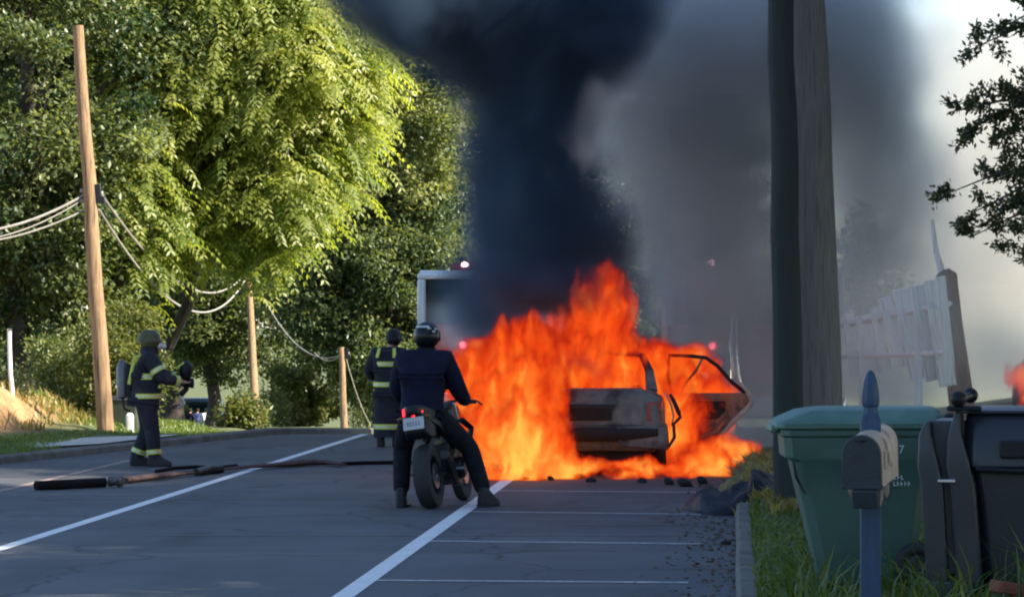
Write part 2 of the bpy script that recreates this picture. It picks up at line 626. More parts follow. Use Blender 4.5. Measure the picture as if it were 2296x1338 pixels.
blades('verge_grass', scatter(36000, 0.03, 2.2, 15.5, 32, lambda x, y: (abs(y - 31) > .95 or x > .45) * (0.5 + 0.5 * smooth(0.06, 0.4, x)) * (1.0 if mnoise.noise(Vector((x * 2.2, y * 1.1, 0))) > -0.35 else 0.35)), 0.085, 0.8, M['grass'])
blades('tall_grass', scatter(1500, 0.30, 2.2, 16.5, 20.5, lambda x, y: 0.8 if mnoise.noise(Vector((x * 3, y * 1.5, 7))) > 0.0 else 0.12), 0.30, 0.9, M['grass'], w=0.009)
blades('dry_grass', scatter(11000, 0.0, 1.2, 27.5, 38, lambda x, y: 0.0 if (abs(y - 31) < 1.0 and x < .45) or y < 29.7 and x < .3 else 0.9 if mnoise.noise(Vector((x * 1.5, y * 0.8, 3))) > -0.2 else 0.25), 0.16, 1.0, M['dry_grass'], w=0.016)
blades('roadside_grass', scatter(60000, -13, -7.5, 40, 56, lambda x, y: 1.0 if 0.15 < road_left(y) - x < 1.75 and not (43 < y < 47.2 and x > -9.6) else 0.0), 0.06, 0.7, M['sun_tint_grass'], w=0.007)
blades('sunny_grass', scatter(26000, -11.5, -6.0, 50, 60, lambda x, y: 1.0 if road_left(min(y, 57)) - x > 0.1 else 0.0), 0.08, 0.7, M['sun_tint_grass'], w=0.008)
blades('bank_weeds', scatter(5000, -14, -10.4, 46, 53, lambda x, y: 0.8 if mnoise.noise(Vector((x * 1.6, y * .9, 13))) > 0.12 else 0.03), 0.16, 1.0, M['dry_grass'], w=0.012)
# gutter litter: leaves, twigs, grit
lit = MB()
for i in range(520):
    y = random.uniform(20, 37)
    x = -abs(random.gauss(0, 0.26)) - 0.01
    s = random.uniform(0.006, 0.026)
    a = random.random() * PI
    lit.box((x, y, 0.004 + s * 0.15), (s * 1.6, s, s * 0.3), rot=(random.uniform(-.4, .4), random.uniform(-.4, .4), a))
tag(lit.build('gutter_litter', mat('leaf_litter', (0.10, 0.07, 0.045), 0.9, var=0.6, scale=30), smooth=0), kind='stuff')
# ------------------------------------------------------------------ trees
def leaf_mesh(name, C, A, U, L, W, tint, mat_, parent=None, fold=0.25):
    """one folded diamond per leaf: centre base C, axis A (unit), side U (unit), length L, width W"""
    N = len(C)
    A = A / np.linalg.norm(A, axis=1)[:, None]
    U = U - A * (U * A).sum(1)[:, None]
    U /= np.linalg.norm(U, axis=1)[:, None] + 1e-9
    Nn = np.cross(A, U)
    L = np.broadcast_to(L, N)[:, None]
    W = np.broadcast_to(W, N)[:, None]
    m = C + A * L * 0.45
    V = np.stack([C, m + U * W * 0.5 + Nn * W * fold, C + A * L, m - U * W * 0.5 + Nn * W * fold], 1).reshape(-1, 3)
    b = np.arange(N) * 4
    T = np.stack([b, b + 1, b + 2, b, b + 2, b + 3], 1).ravel()
    me = bpy.data.meshes.new(name)
    me.vertices.add(N * 4)
    me.vertices.foreach_set('co', V.ravel())
    me.loops.add(N * 6)
    me.loops.foreach_set('vertex_index', T)
    me.polygons.add(N * 2)
    me.polygons.foreach_set('loop_start', np.arange(N * 2) * 3)
    me.update(calc_edges=True)
    t = me.attributes.new('tint', 'FLOAT', 'POINT')
    t.data.foreach_set('value', np.repeat(np.clip(tint, 0, 1), 4))
    o = link_mesh(name, me, mat_, parent)
    return o


def rand_dirs(n):
    v = rng.normal(size=(n, 3))
    return v / np.linalg.norm(v, axis=1)[:, None]


def crown_clumps(c, r, n, shell=0.55, low=-1.0):
    """clump centres through an uneven ellipsoid"""
    out = []
    while len(out) < n:
        d = rand_dirs(1)[0]
        k = shell + (1 - shell) * random.random() ** 0.6
        k *= 0.80 + 0.42 * mnoise.noise(Vector(d * 2.3) + Vector(c))
        p = np.array(c) + d * k * np.array(r)
        if p[2] > low:
            out.append((p, d))
    return out


def broad_crown(name, c, r, nclump, per, L, mat_, parent, clump_r=0.7, seed=0, low=-1.0, flat=0.6):
    cl = crown_clumps(c, r, nclump, low=low)
    C, A, U, T = [], [], [], []
    for p, d in cl:
        n = int(per * random.uniform(0.5, 1.5))
        cr = clump_r * random.uniform(0.55, 1.3)
        q = rand_dirs(n) * (rng.random((n, 1)) ** 0.45) * cr
        q[:, 2] *= flat
        C.append(p + q)
        a = rand_dirs(n) * 0.8 + q / cr * 0.8 + np.array([0, 0, -0.25])
        A.append(a)
        u = np.cross(a, np.array([0, 0, 1.0]) + rand_dirs(n) * 0.7)
        U.append(u)
        T.append(np.clip(random.gauss(0.4, 0.2) + rng.normal(0, 0.14, n), 0, 1))
    C, A, U, T = map(np.concatenate, (C, A, U, T))
    N = len(C)
    return leaf_mesh(name, C, A, U, L * rng.uniform(0.65, 1.25, N), L * 0.62 * rng.uniform(0.7, 1.2, N), T, mat_, parent), cl


def feather_crown(name, c, r, nclump, per, mat_, parent, low=-1.0):
    """drooping compound leaves in fans, like a locust or tree of heaven"""
    cl = crown_clumps(c, r, nclump, shell=0.6, low=low)
    C, A, U, L, W, T = [], [], [], [], [], []
    for p, d in cl:
        tint = random.gauss(0.5, 0.22)
        n = int(per * random.uniform(0.6, 1.4))
        out = np.array([d[0], d[1], 0.0]) + rng.normal(0, .25, 3)
        for k in range(n):
            ang = random.uniform(0, 2 * PI)
            h = np.array([math.cos(ang), math.sin(ang), 0]) * 0.8 + out * 0.7
            h[2] = random.uniform(0.0, 0.45)
            h /= np.linalg.norm(h)
            base = p + rng.normal(0, 0.30, 3)
            Lr = random.uniform(0.42, 0.78)
            side = np.cross(h, [0, 0, 1.0])
            side /= np.linalg.norm(side) + 1e-9
            m = 7
            s = (np.arange(m) + 0.6) / m
            pos = base + np.outer(s * Lr, h) + np.outer(s ** 2 * Lr * 0.75, [0, 0, -1.0])
            tang = h + np.outer(2 * s * 0.75, [0, 0, -1.0]).reshape(m, 3)
            tang /= np.linalg.norm(tang, axis=1)[:, None]
            tt = np.clip(tint + random.gauss(0, .1), 0, 1)
            for sg in (-1, 1):
                a = tang * 0.55 + side * sg * 0.9 + np.array([0, 0, -0.5])
                C.append(pos)
                A.append(a)
                U.append(np.cross(a, np.cross(tang, side)) + rng.normal(0, .15, (m, 3)))
                L.append(np.full(m, random.uniform(0.12, 0.17)))
                W.append(np.full(m, random.uniform(0.045, 0.065)))
                T.append(np.full(m, tt))
    C, A, U, L, W, T = map(np.concatenate, (C, A, U, L, W, T))
    return leaf_mesh(name, C, A, U, L, W, T, mat_, parent, fold=0.12), cl


def trunk_mesh(base, top, r0, cl, nlimb, parent, mat_, wob=0.15):
    mb = MB()
    base, top = Vector(base), Vector(top)
    n = 7
    pts = [base.lerp(top, i / n) + Vector((random.gauss(0, wob), random.gauss(0, wob), 0)) * (0 if i == 0 else 1) for i in range(n + 1)]
    mb.tube(pts, [r0 * (1.25 if i == 0 else 1) * (1 - 0.72 * i / n) for i in range(n + 1)], 9)
    o = mb.build('trunk', mat_, parent)
    lm = MB()
    pick = random.sample(range(len(cl)), min(nlimb, len(cl)))
    for i in pick:
        p = Vector(cl[i][0])
        k = random.uniform(0.3, 0.95)
        s = base.lerp(top, k)
        if s.z > p.z + 0.3:
            s = base.lerp(top, max(0.2, k * 0.6))
        mid = s.lerp(p, 0.5) + Vector((random.gauss(0, .2), random.gauss(0, .2), 0.35 * (p - s).length * 0.5))
        rr = r0 * 0.42 * (1 - 0.5 * k)
        lm.tube([s, s.lerp(mid, .5) + Vector((0, 0, .08)), mid, mid.lerp(p, .6), p], [rr, rr * .8, rr * .6, rr * .35, rr * .12], 6)
    lm.build('limb', mat_, parent)
    o2 = parent.children[-1] if parent.children else None
    return o


def tree(name, loc, label, cat, kind, c, r, ncl, per, L, m, rtrunk=0.22, nlimb=22, group=None, low=-1.0, clump_r=0.7, flat=0.6):
    t = empty(name, loc)
    tag(t, label, cat, group)
    if kind == 'feather':
        o, cl = feather_crown('crown', c, r, ncl, per, m, t, low)
    else:
        o, cl = broad_crown('crown', c, r, ncl, per, L, m, t, clump_r, low=low, flat=flat)
    trunk_mesh((0, 0, -0.4), (c[0] * 0.9, c[1] * 0.9, c[2] + r[2] * 0.5), rtrunk, cl, nlimb, t, M['bark'])
    return t


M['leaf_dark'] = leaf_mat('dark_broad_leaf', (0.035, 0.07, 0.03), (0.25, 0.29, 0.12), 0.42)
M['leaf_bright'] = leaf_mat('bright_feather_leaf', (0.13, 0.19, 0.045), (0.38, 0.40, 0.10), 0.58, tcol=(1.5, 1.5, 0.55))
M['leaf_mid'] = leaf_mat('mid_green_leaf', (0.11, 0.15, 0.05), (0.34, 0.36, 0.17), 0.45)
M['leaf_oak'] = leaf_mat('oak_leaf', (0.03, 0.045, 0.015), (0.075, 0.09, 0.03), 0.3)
M['leaf_bush'] = leaf_mat('bush_leaf', (0.06, 0.09, 0.02), (0.20, 0.20, 0.06), 0.45)


def gz(X, Y):
    return terrain(X, Y)


def put(X, Y):
    return (X, Y, gz(X, Y))


# bright feathery tree in the middle of the wood
tree('locust_tree', put(-11.3, 60), 'bright yellow-green tree with drooping feathery leaves behind the sunlit pole', 'tree', 'feather',
     (2.0, -0.6, 7.0), (2.75, 2.3, 4.4), 450, 36, 0.2, M['leaf_bright'], 0.15, 26, low=2.5)
tree('locust_tree', put(-11.5, 57.5), 'slim feathery tree with a lit lower spray right behind the tall sunlit pole', 'tree', 'feather',
     (0.3, 0, 4.2), (1.1, 1.0, 2.6), 60, 16, 0.2, M['leaf_bright'], 0.10, 10, low=1.5)
# lighter grey-green tree at the edge of the smoke
tree('maple_tree', put(-11.0, 96), 'grey-green tree whose crown edge meets the dark smoke', 'tree', 'broad',
     (0.3, 0, 11.4), (3.7, 3.0, 6.2), 360, 190, 0.18, M['leaf_mid'], 0.24, 22, low=4.6, clump_r=0.8)
# dark tree at the left of the frame
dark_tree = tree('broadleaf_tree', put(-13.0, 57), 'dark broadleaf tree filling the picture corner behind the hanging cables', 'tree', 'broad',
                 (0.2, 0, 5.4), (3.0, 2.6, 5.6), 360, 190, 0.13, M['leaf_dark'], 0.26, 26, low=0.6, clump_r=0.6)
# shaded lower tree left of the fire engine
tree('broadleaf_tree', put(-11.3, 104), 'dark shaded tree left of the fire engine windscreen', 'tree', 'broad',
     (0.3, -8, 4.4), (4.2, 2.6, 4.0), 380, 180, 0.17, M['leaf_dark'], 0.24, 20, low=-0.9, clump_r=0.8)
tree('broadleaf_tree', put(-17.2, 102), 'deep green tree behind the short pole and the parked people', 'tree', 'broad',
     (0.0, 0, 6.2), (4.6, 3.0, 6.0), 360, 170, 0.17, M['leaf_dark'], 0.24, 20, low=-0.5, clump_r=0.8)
# the wood behind: copies share the crowns of the two dark trees
row = [(-17.5, 66, 1.2, 0.6), (-20.5, 88, 1.5, 2.1), (-5.6, 110, 1.5, 5.0), (-1.2, 114, 1.3, 2.2), (-13, 122, 1.9, 0.3), (-21, 116, 1.9, 1.7)]
for i, (x, y, s, a) in enumerate(row):
    t = copy_tree(dark_tree)
    t.location = (x, y, gz(x, y) - 0.3)
    t.rotation_euler = (0, 0, a)
    t.scale = (s, s, s * (0.95 + 0.1 * random.random()))
    tag(t, ['dark tree at the near end of the wood, cut by the picture edge', 'dark tree of the wood rising above the orange bank', 'smoke-veiled tree standing behind the black smoke column', 'smoke-veiled tree between the black column and the thick poles', 'tall dark tree at the back of the wood above the second firefighter', 'tall dark tree at the back of the wood behind the bright feathery tree'][i], 'tree', 'dark trees deep in the wood')
# faint tree in the smoke beyond the fence
tree('roadside_tree', put(2.9, 70), 'faint tree behind the white fence, veiled by grey smoke', 'tree', 'broad',
     (0.0, 0, 3.1), (1.1, 1.1, 2.0), 46, 80, 0.15, M['leaf_mid'], 0.12, 12, low=1.0, clump_r=0.45)

# bushes and vines under the wood
def bush(loc, r, n, per, label, m='leaf_bush', L=0.085, name='bush', group=None):
    t = empty(name, loc)
    tag(t, label, 'bush', group)
    o, cl = broad_crown('foliage', (0, 0, r[2] * 0.75), r, n, int(per * 1.7), L, M[m], t, 0.35, low=0.02, flat=0.8)
    mb = MB()
    for k in range(9):
        p = Vector(cl[random.randrange(len(cl))][0])
        mb.tube([(random.gauss(0, .1), random.gauss(0, .1), -0.1), p * 0.5 + Vector((0, 0, .1)), p], [.025, .018, .006], 5)
    mb.build('stem', M['bark'], t)
    return t


bush(put(-10.7, 53.6), (0.75, 0.6, 1.1), 70, 60, 'sunlit leafy bush heaped up left of the tall pole')
bush(put(-11.7, 54.5), (0.7, 0.6, 1.0), 55, 60, 'dull green bush above the orange bank', m='leaf_mid')
bush(put(-10.55, 55.0), (0.5, 0.5, 1.45), 60, 55, 'tall bright bush behind the firefighter by the pole')
bush(at(350, 985, 122), (1.6, 1.0, 1.6), 60, 60, 'low dark bush far beyond the firefighter', m='leaf_dark', L=0.2)
bush(at(542, 972, 66), (0.42, 0.4, 0.45), 34, 50, 'small yellow-green bush between the people and the short pole', L=0.12)
bush(at(680, 965, 99), (1.2, 0.7, 1.3), 60, 60, 'dull bush beside the farthest pole', m='leaf_mid', L=.18)
bush(at(610, 975, 95), (0.6, 0.5, 0.8), 30, 55, 'dark bush hugging the foot of the short pole', m='leaf_dark')
bush(at(840, 975, 99), (1.0, 0.7, 1.5), 46, 60, 'tall dull bush behind the second firefighter', m='leaf_mid')
bush(at(20, 1000, 50.5), (0.35, 0.3, 0.75), 30, 40, 'dry brown shrub on the orange bank', m='leaf_oak', L=0.10)

# oak at the right: low branches reach into the picture
def oak_branch(mb, leaves, p0, p1, nsub, spread):
    p0, p1 = Vector(p0), Vector(p1)
    mid = p0.lerp(p1, .5) + Vector((0, 0, 0.12))
    mb.tube([p0, mid, p1], [0.02, 0.013, 0.005], 6)
    for k in range(nsub):
        s = random.uniform(0.05, 1.0)
        q = (p0.lerp(mid, s * 2) if s < .5 else mid.lerp(p1, s * 2 - 1))
        d = ((p1 - p0).normalized() * 0.6 + Vector(rand_dirs(1)[0]) * 0.9).normalized()
        e = q + d * spread * random.uniform(.4, 1.0)
        mb.tube([q, q.lerp(e, .5) + Vector((0, 0, .02)), e], [0.006, 0.004, 0.002], 4)
        n = random.randint(60, 95)
        for i in range(n):
            leaves.append((q.lerp(e, random.uniform(.2, 1.05)), d))


oak = tag(empty('oak_tree', put(8.5, 30)), 'oak whose low leafy branches hang dark against the pale smoke', 'tree')
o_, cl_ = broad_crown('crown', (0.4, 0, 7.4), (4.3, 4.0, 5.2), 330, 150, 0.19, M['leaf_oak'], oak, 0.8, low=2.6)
for v in ():
    pass
trunk_mesh((0, 0, -0.4), (0.3, 0, 9.5), 0.30, cl_, 24, oak, M['bark'])
ob, lv = MB(), []
W0 = oak.matrix_world.translation if False else Vector(put(8.5, 30))
for (a, b, n) in (((2420, 60), (2190, 105), 14), ((2420, 30), (2250, 60), 8), ((2440, 240), (2140, 250), 20), ((2420, 225), (2180, 285), 12), ((2350, 265), (2225, 325), 7),
                  ((2440, 400), (2175, 480), 18), ((2380, 370), (2255, 400), 7), ((2350, 400), (2140, 428), 4), ((2400, 480), (2180, 530), 11), ((2420, 500), (2290, 560), 6), ((2400, 330), (2285, 395), 6)):
    A_ = at(*a, 30 + random.uniform(-.4, .4)) - W0
    B_ = at(*b, 30 + random.uniform(-.6, .6)) - W0
    oak_branch(ob, lv, A_, B_, n, 0.34)
    ob.tube([A_, A_ + Vector((1.2, 0.1, .5)), Vector((0.1, 0, A_.z + 1.6))], [0.022, 0.045, 0.09], 6)
ob.build('branch', M['bark'], oak)
Cn = np.array([p[0][:] for p in lv]) + rng.normal(0, .03, (len(lv), 3))
Dn = np.array([p[1][:] for p in lv]) * 0.6 + rand_dirs(len(lv)) * 0.9
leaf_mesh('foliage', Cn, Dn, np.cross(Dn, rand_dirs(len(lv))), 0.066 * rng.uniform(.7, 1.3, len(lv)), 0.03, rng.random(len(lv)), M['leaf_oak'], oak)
oak_src = [c for c in oak.children if c.name.startswith(('crown', 'trunk', 'limb'))]
for i, (x, y, s, a) in enumerate([(9.5, 8, 1.1, 1), (10.5, 18, 1.05, 2.2), (15, 24, 1.2, 4.0), (8.5, 38, 1.0, 0.4), (14.5, 34, 1.15, 3.3), (9.6, 47, 1.0, 5.1), (16.5, 44, 1.2, 1.2), (16, 12, 1.25, 2.9), (9.0, 42.5, 1.05, 2.4), (13, 26, 1.3, 0.8), (10.5, 1, 1.1, 4.4), (13, 39.5, 1.2, 0.3), (13.2, 43.0, 1.15, 3.0)]):  # unseen row; some trees added to block sun shafts and dapples
    t = empty('oak_tree', (x, y, gz(x, y) - 0.2), a)
    t.scale = (s, s, s * (1.28 if (x, y) == (8.5, 38) else 1.06 if (x, y) == (9.0, 42.5) else 1))  # crowns stretched upward here to keep sun off the smoke
    tag(t, 'shade tree beyond the right kerb, ' + ['near the camera', 'level with the bins', 'inland of the bins', 'level with the burning car, heightened to shade the smoke', 'inland of the thick poles', 'just past the fire engines', 'inland of the fire engines', 'inland and near the camera', 'added unseen to shade the smoke between the car and the engines', 'inland behind the oak, added unseen to block sun dapples on the poles', 'level with the camera', 'behind the one level with the car, added unseen to block sun shafts', 'behind the pair by the engines, added unseen to block sun shafts', 'last and farthest of the row'][i], 'tree', 'shade trees beyond the right kerb')
    for c in oak_src:
        k = c.copy()
        COL.objects.link(k)
        k.parent = t

# ------------------------------------------------------------------ poles and cables
def pole(name, p0, p1, r0, r1, m, label, cat='utility pole', rings=8, group=None):
    t = empty(name, p0)
    tag(t, label, cat, group)
    d = Vector(p1) - Vector(p0)
    mb = MB()
    n = rings
    pts = [d * (i / n) + Vector((random.gauss(0, .008), random.gauss(0, .008), 0)) for i in range(n + 1)]
    pts[0] = pts[0] - d.normalized() * 0.4
    mb.tube(pts, [r0 + (r1 - r0) * i / n for i in range(n + 1)], 18)
    mb.build('shaft', m, t)
    return t, d


P1 = at(238, 983, 49.3)
P1t = at(175, 58, 49.3)
t, d = pole('utility_pole', P1, P1t, 0.135, 0.085, M['pole_tan'], 'tall tan wooden utility pole lit by the sun, standing on the grass strip')
def hardware(t, d, k, s=1.0):
    c = d * k
    hb = MB()
    hb.box(c + Vector((0.13 * s, -0.02, 0.05)), (0.10 * s, 0.07, 0.30 * s))
    hb.box(c + Vector((0.20 * s, -0.02, -0.05)), (0.08 * s, 0.05, 0.12 * s))
    hb.build('bracket', M['dark_metal'], t, bevel=0.008)
    for dx, dz in ((-0.12, 0.10), (-0.12, -0.06), (0.18, 0.06)):
        ib = MB()
        ib.lathe([(0.025, -.03), (0.04, -.015), (0.028, 0), (0.04, .015), (0.022, .03)], c + Vector((dx * s, 0, dz * s)), 10, 'X')
        ib.build('insulator', M['concrete'], t)
hardware(t, d, 0.585)
P2 = at(577, 985, 90)
P2t = at(557, 607, 92)
t, d = pole('utility_pole', P2, P2t, 0.13, 0.085, M['pole_tan'], 'shorter-looking middle pole with cables at its top, half sunlit')
hardware(t, d, 0.97)
P3 = at(772, 958, 86)
P3t = at(766, 778, 86)
t, d = pole('utility_pole', P3, P3t, 0.105, 0.075, M['pole_tan'], 'farthest tan pole, small, beyond the second firefighter')
hardware(t, d, 0.9)


def cable(p0, p1, sag, r, label, m=None, n=26, group=None):
    mb = MB()
    p0, p1 = Vector(p0), Vector(p1)
    pts = []
    for i in range(n + 1):
        s = i / n
        p = p0.lerp(p1, s)
        p.z -= sag * 4 * s * (1 - s)
        pts.append(p - p0)
    mb.tube(pts, r, 6)
    o = mb.build('cable', m or M['cable'], loc=p0)
    return tag(o, label, 'cable', group)


A1 = at(203, 437, 49.3)
A2 = at(205, 470, 49.3)
cable(at(-420, 430, 47), A1 + Vector((-.1, 0, 0)), 0.62, 0.021, 'upper pale cable drooping off the tall pole to the picture edge')
cable(at(-420, 445, 47), A1 + Vector((-.1, 0, -.06)), 0.68, 0.011, 'thin line slung just under the upper pale cable')
cable(at(-420, 475, 47), A2 + Vector((-.1, 0, 0)), 0.52, 0.013, 'lowest slack cable drooping off the tall pole to the picture edge')
B1 = at(556, 607, 92)
cable(A1 + Vector((.18, 0, 0)), B1, 1.05, 0.020, 'upper slack cable slung between the tall pole and the middle pole')
cable(A2 + Vector((.12, 0, 0)), B1 + Vector((0, 0, -.12)), 1.35, 0.022, 'lower slack cable slung between the tall pole and the middle pole')
C1 = at(766, 795, 86)
cable(B1 + Vector((.1, 0, 0)), C1, 0.9, 0.016, 'dim cable running from the middle pole on to the farthest pole')
cable(C1, at(705, 790, 88), 0.2, 0.014, 'short curved lead hanging off the farthest pole top')
cable(C1 + Vector((.1, 0, 0)), at(830, 950, 87), 0.2, 0.012, 'stay wire slanting down from the farthest pole')

# the pair of heavy poles by the bins
base = at(1775, 1182, 28.3)
g = gz(base.x, base.y)
t, d = pole('utility_pole', (at(1772, 1182, 28.3).x, 28.3, g), (at(1748, 0, 28.3).x, 28.3, at(0, -120, 28.3).z), 0.145, 0.115, M['pole_tar'], 'dark tarred pole strapped in front of the thicker grey pole', rings=10)
hb = MB()
for z in (0.9, 2.4):
    hb.tube([(-0.125, -0.02, z), (-0.15, -0.03, z + 0.05), (-0.13, -.02, z + .1)], 0.012, 6)
hb.build('step_bolt', M['dark_metal'], t)
t, d = pole('utility_pole', (at(1826, 1150, 28.9).x, 28.9, gz(0.75, 28.9)), (at(1793, 0, 28.9).x, 28.9, at(0, -120, 28.9).z), 0.31, 0.225, M['pole_dark'], 'thick weathered grey utility pole rising behind the green bin', rings=10)
# thin pale marker pole at the far left, on the bank
t, d = pole('marker_pole', at(30, 1005, 49.0), at(21, 740, 49.0), 0.035, 0.032, M['white_plastic'], 'thin pale grey post sticking up from the orange bank', 'post')
cp = MB()
cp.lathe([(0.034, -.01), (.04, .0), (.038, .02), (.01, .03)], d, 12)
cp.build('cap', M['steel'], t)
# ------------------------------------------------------------------ burnt car
M['burnt'] = mat('burnt_car_paint', (0.125, 0.125, 0.118), 0.7, 0.1, var=0.45, scale=4, bump=0.4, bscale=40, spots=(0.030, 0.026, 0.024), spot_at=0.55, spot_scale=2.2)
M['soot'] = mat('soot', (0.012, 0.011, 0.011), 0.95, var=0.4, bump=0.6, bscale=30)
M['scorched'] = mat('scorched_door_metal', (0.21, 0.10, 0.06), 0.7, 0.2, var=0.45, scale=6, bump=0.3, bscale=40, spots=(0.08, 0.05, 0.04), spot_at=0.58, spot_scale=5)
M['ash'] = mat('ash_grey_edge', (0.36, 0.31, 0.27), 0.8, 0.1, var=0.35, scale=10, bump=0.3)
M['lens_red'] = mat('red_lens', (0.22, 0.02, 0.02), 0.3, bump=0.1, var=0.4)


def car(loc, rz, label, cat, burnt=True, door=True):
    """four-door saloon, rear at y = 0, facing +y"""
    t = empty('burning_car' if burnt else 'parked_car', loc, rz)
    tag(t, label, cat)
    P = M['burnt']
    W = 0.89
    st = [(0.0, .80, .36, .86, .90), (0.06, .86, .30, .95, 1.00), (0.35, W, .26, .98, 1.035), (0.9, W, .24, .97, 1.02), (1.3, W, .24, .95, .96), (3.0, W, .24, .93, .93), (3.4, W, .24, .90, .95), (4.1, .86, .25, .82, .86), (4.45, .78, .30, .70, .72), (4.55, .66, .36, .60, .62)]
    rings = []
    for (y, w, z0, zs, zd) in st:
        half = [(w * .82, z0), (w * .97, z0 + .10), (w, z0 + .28), (w * .985, zs - .12), (w * .94, zs - .03), (w * .80, zd - .012), (w * .4, zd)]
        ring = [(x, y, z) for x, z in half] + [(-x, y, z) for x, z in reversed(half)]
        rings.append(ring)
    mb = MB()
    mb.loft(rings)
    mb.build('body', P, t, smooth=50, bevel=0.01)
    # boot lid stands proud, with number plate recess and lip
    b = MB()
    b.loft([[(-.62, -.012, .60), (.62, -.012, .60), (.62, .03, .60), (-.62, .03, .60)], [(-.66, -.012, .86), (.66, -.012, .86), (.66, .06, .86), (-.66, .06, .86)], [(-.64, .03, .985), (.64, .03, .985), (.64, .12, .99), (-.64, .12, .99)], [(-.62, .12, 1.035), (.62, .12, 1.035), (.62, .30, 1.05), (-.62, .30, 1.05)]])
    lid = b.build('boot_lid', P, t, bevel=0.012)
    b = MB()
    b.box((0, -.03, .74), (.52, .02, .15))
    b.build('plate_recess', M['soot'], lid, bevel=.01)
    b = MB()
    b.box((0, -.04, .845), (.60, .03, .035))
    b.build('lid_trim', M['dark_metal'], lid, bevel=.008)
    for s in (-1, 1):
        b = MB()
        b.loft([[(s * .67, -.02, .66), (s * .845, .03, .66), (s * .86, .2, .68), (s * .70, .03, .66)], [(s * .68, -.02, .88), (s * .85, .05, .89), (s * .87, .24, .90), (s * .72, .06, .88)]])
        b.build('tail_light', M['lens_red'], t, bevel=.012)
    # bumper: burnt shell hanging from its beam
    b = MB()
    b.tube([(-.80, .05, .52), (-.4, -.05, .50), (0, -.07, .50), (.4, -.05, .50), (.80, .05, .52)], [.07, .085, .09, .085, .07], 10)
    bp = b.build('rear_bumper', M['soot'], t)
    b = MB()
    b.loft([[(.30, -.10, .60), (.90, .02, .58), (.92, .30, .62), (.5, .0, .6)], [(.34, -.10, .36), (.93, .03, .30), (.95, .25, .34), (.5, .0, .36)]])
    b.build('bumper_shell', P, t, bevel=.015)
    b = MB()
    b.tube([(.955, .0, .98), (1.0, .0, .90), (1.06, .0, .76), (1.08, .02, .70), (1.00, .01, .62), (1.01, .0, .46), (.94, .0, .34)], [.02, .026, .028, .02, .02, .022, .014], 7)
    b.build('torn_panel_edge', M['soot'], t)
    b = MB()
    b.tube([(.90, .06, 1.0), (.965, .03, .86), (1.0, .03, .72), (.975, .02, .6)], [.018, .02, .02, .014], 7, flat=.4)
    b.build('bare_metal_edge', M['ash'], t)
    # wheels
    for y in (.85, 3.6):
        for s in (-1, 1):
            b = MB()
            b.torus((s * .80, y, .31), .225, .085, 26, 10, 'X', 1.15)
            w = b.build('wheel', M['rubber'], t)
            b = MB()
            b.lathe([(.01, -.07), (.15, -.07), (.165, -.09), (.165, .09), (.01, .09)], (s * .80, y, .31), 18, 'X')
            b.build('rim', M['steel'] if not burnt else M['burnt'], w)
    # greenhouse: pillars, roof, empty windows
    pil = [((-.72, .62, 1.0), (-.58, 1.25, 1.44)), ((.72, .62, 1.0), (.58, 1.25, 1.44)), ((-.80, 2.05, .93), (-.60, 2.0, 1.46)), ((.80, 2.05, .93), (.60, 2.0, 1.46)), ((-.78, 3.35, .93), (-.56, 2.6, 1.45)), ((.78, 3.35, .93), (.56, 2.6, 1.45))]
    for a, c in pil:
        a, c = Vector(a), Vector(c)
        b = MB()
        b.tube([a, a.lerp(c, .5) + Vector((0.03 * (1 if a.x > 0 else -1), 0, .03)), c], [.075, .055, .045], 8, flat=.6)
        b.build('pillar', P, t)
    b = MB()
    b.loft([[(-.56, 1.2, 1.44), (0, 1.18, 1.475), (.56, 1.2, 1.44), (.55, 1.2, 1.41), (0, 1.2, 1.44), (-.55, 1.2, 1.41)], [(-.60, 1.7, 1.475), (0, 1.7, 1.52), (.60, 1.7, 1.475), (.59, 1.7, 1.44), (0, 1.7, 1.48), (-.59, 1.7, 1.44)], [(-.56, 2.65, 1.445), (0, 2.68, 1.475), (.56, 2.65, 1.445), (.55, 2.65, 1.41), (0, 2.65, 1.44), (-.55, 2.65, 1.41)]])
    b.build('roof', P, t, bevel=.01)
    for s in (-1, 1):
        for y in (1.45, 2.55):
            b = MB()
            b.loft([[(s * .38 - .24, y, .75), (s * .38 + .24, y, .75), (s * .38 + .24, y + .12, .75), (s * .38 - .24, y + .12, .75)], [(s * .38 - .22, y - .12, 1.06), (s * .38 + .22, y - .12, 1.06), (s * .38 + .22, y - .04, 1.06), (s * .38 - .22, y - .04, 1.06)]])
            b.build('seat_back', M['soot'], t, bevel=.02)
    b = MB()
    b.box((0, 1.0, .22), (1.4, 1.6, .12))
    b.build('underbody', M['soot'], t, bevel=.02)
    if door:
        h = empty('open_door')
        # hinged at the front of the rear doorway, swung outwards
        h.location = (.90, 1.35, 0)
        h.rotation_euler = (0, 0, R(6))
        h.parent = t
        outline = [(.10, .36), (.58, .30), (.62, .42), (.80, .62), (.98, .78), (1.02, .86), (.97, .96), (.02, .96), (.04, .6)]
        b = MB()
        b.prism(outline, -.06, .06, 'XZ')
        sk = b.build('door_skin', M['scorched'], h, bevel=.02)
        b = MB()
        b.prism([(.12, .64), (.62, .64), (.72, .74), (.72, .86), (.12, .86)], -.075, -.05, 'XZ')
        b.build('inner_panel', M['soot'], h, bevel=.01)
        b = MB()
        b.tube([(.56, -.03, .27), (.66, -.05, .44), (.84, -.05, .63), (1.02, -.05, .80), (1.05, -.05, .88), (.99, -.05, .99), (.84, -.05, 1.14)], [.03, .042, .05, .05, .05, .04, .02], 8, flat=.7)
        b.build('door_edge', M['ash'], h)
        b = MB()
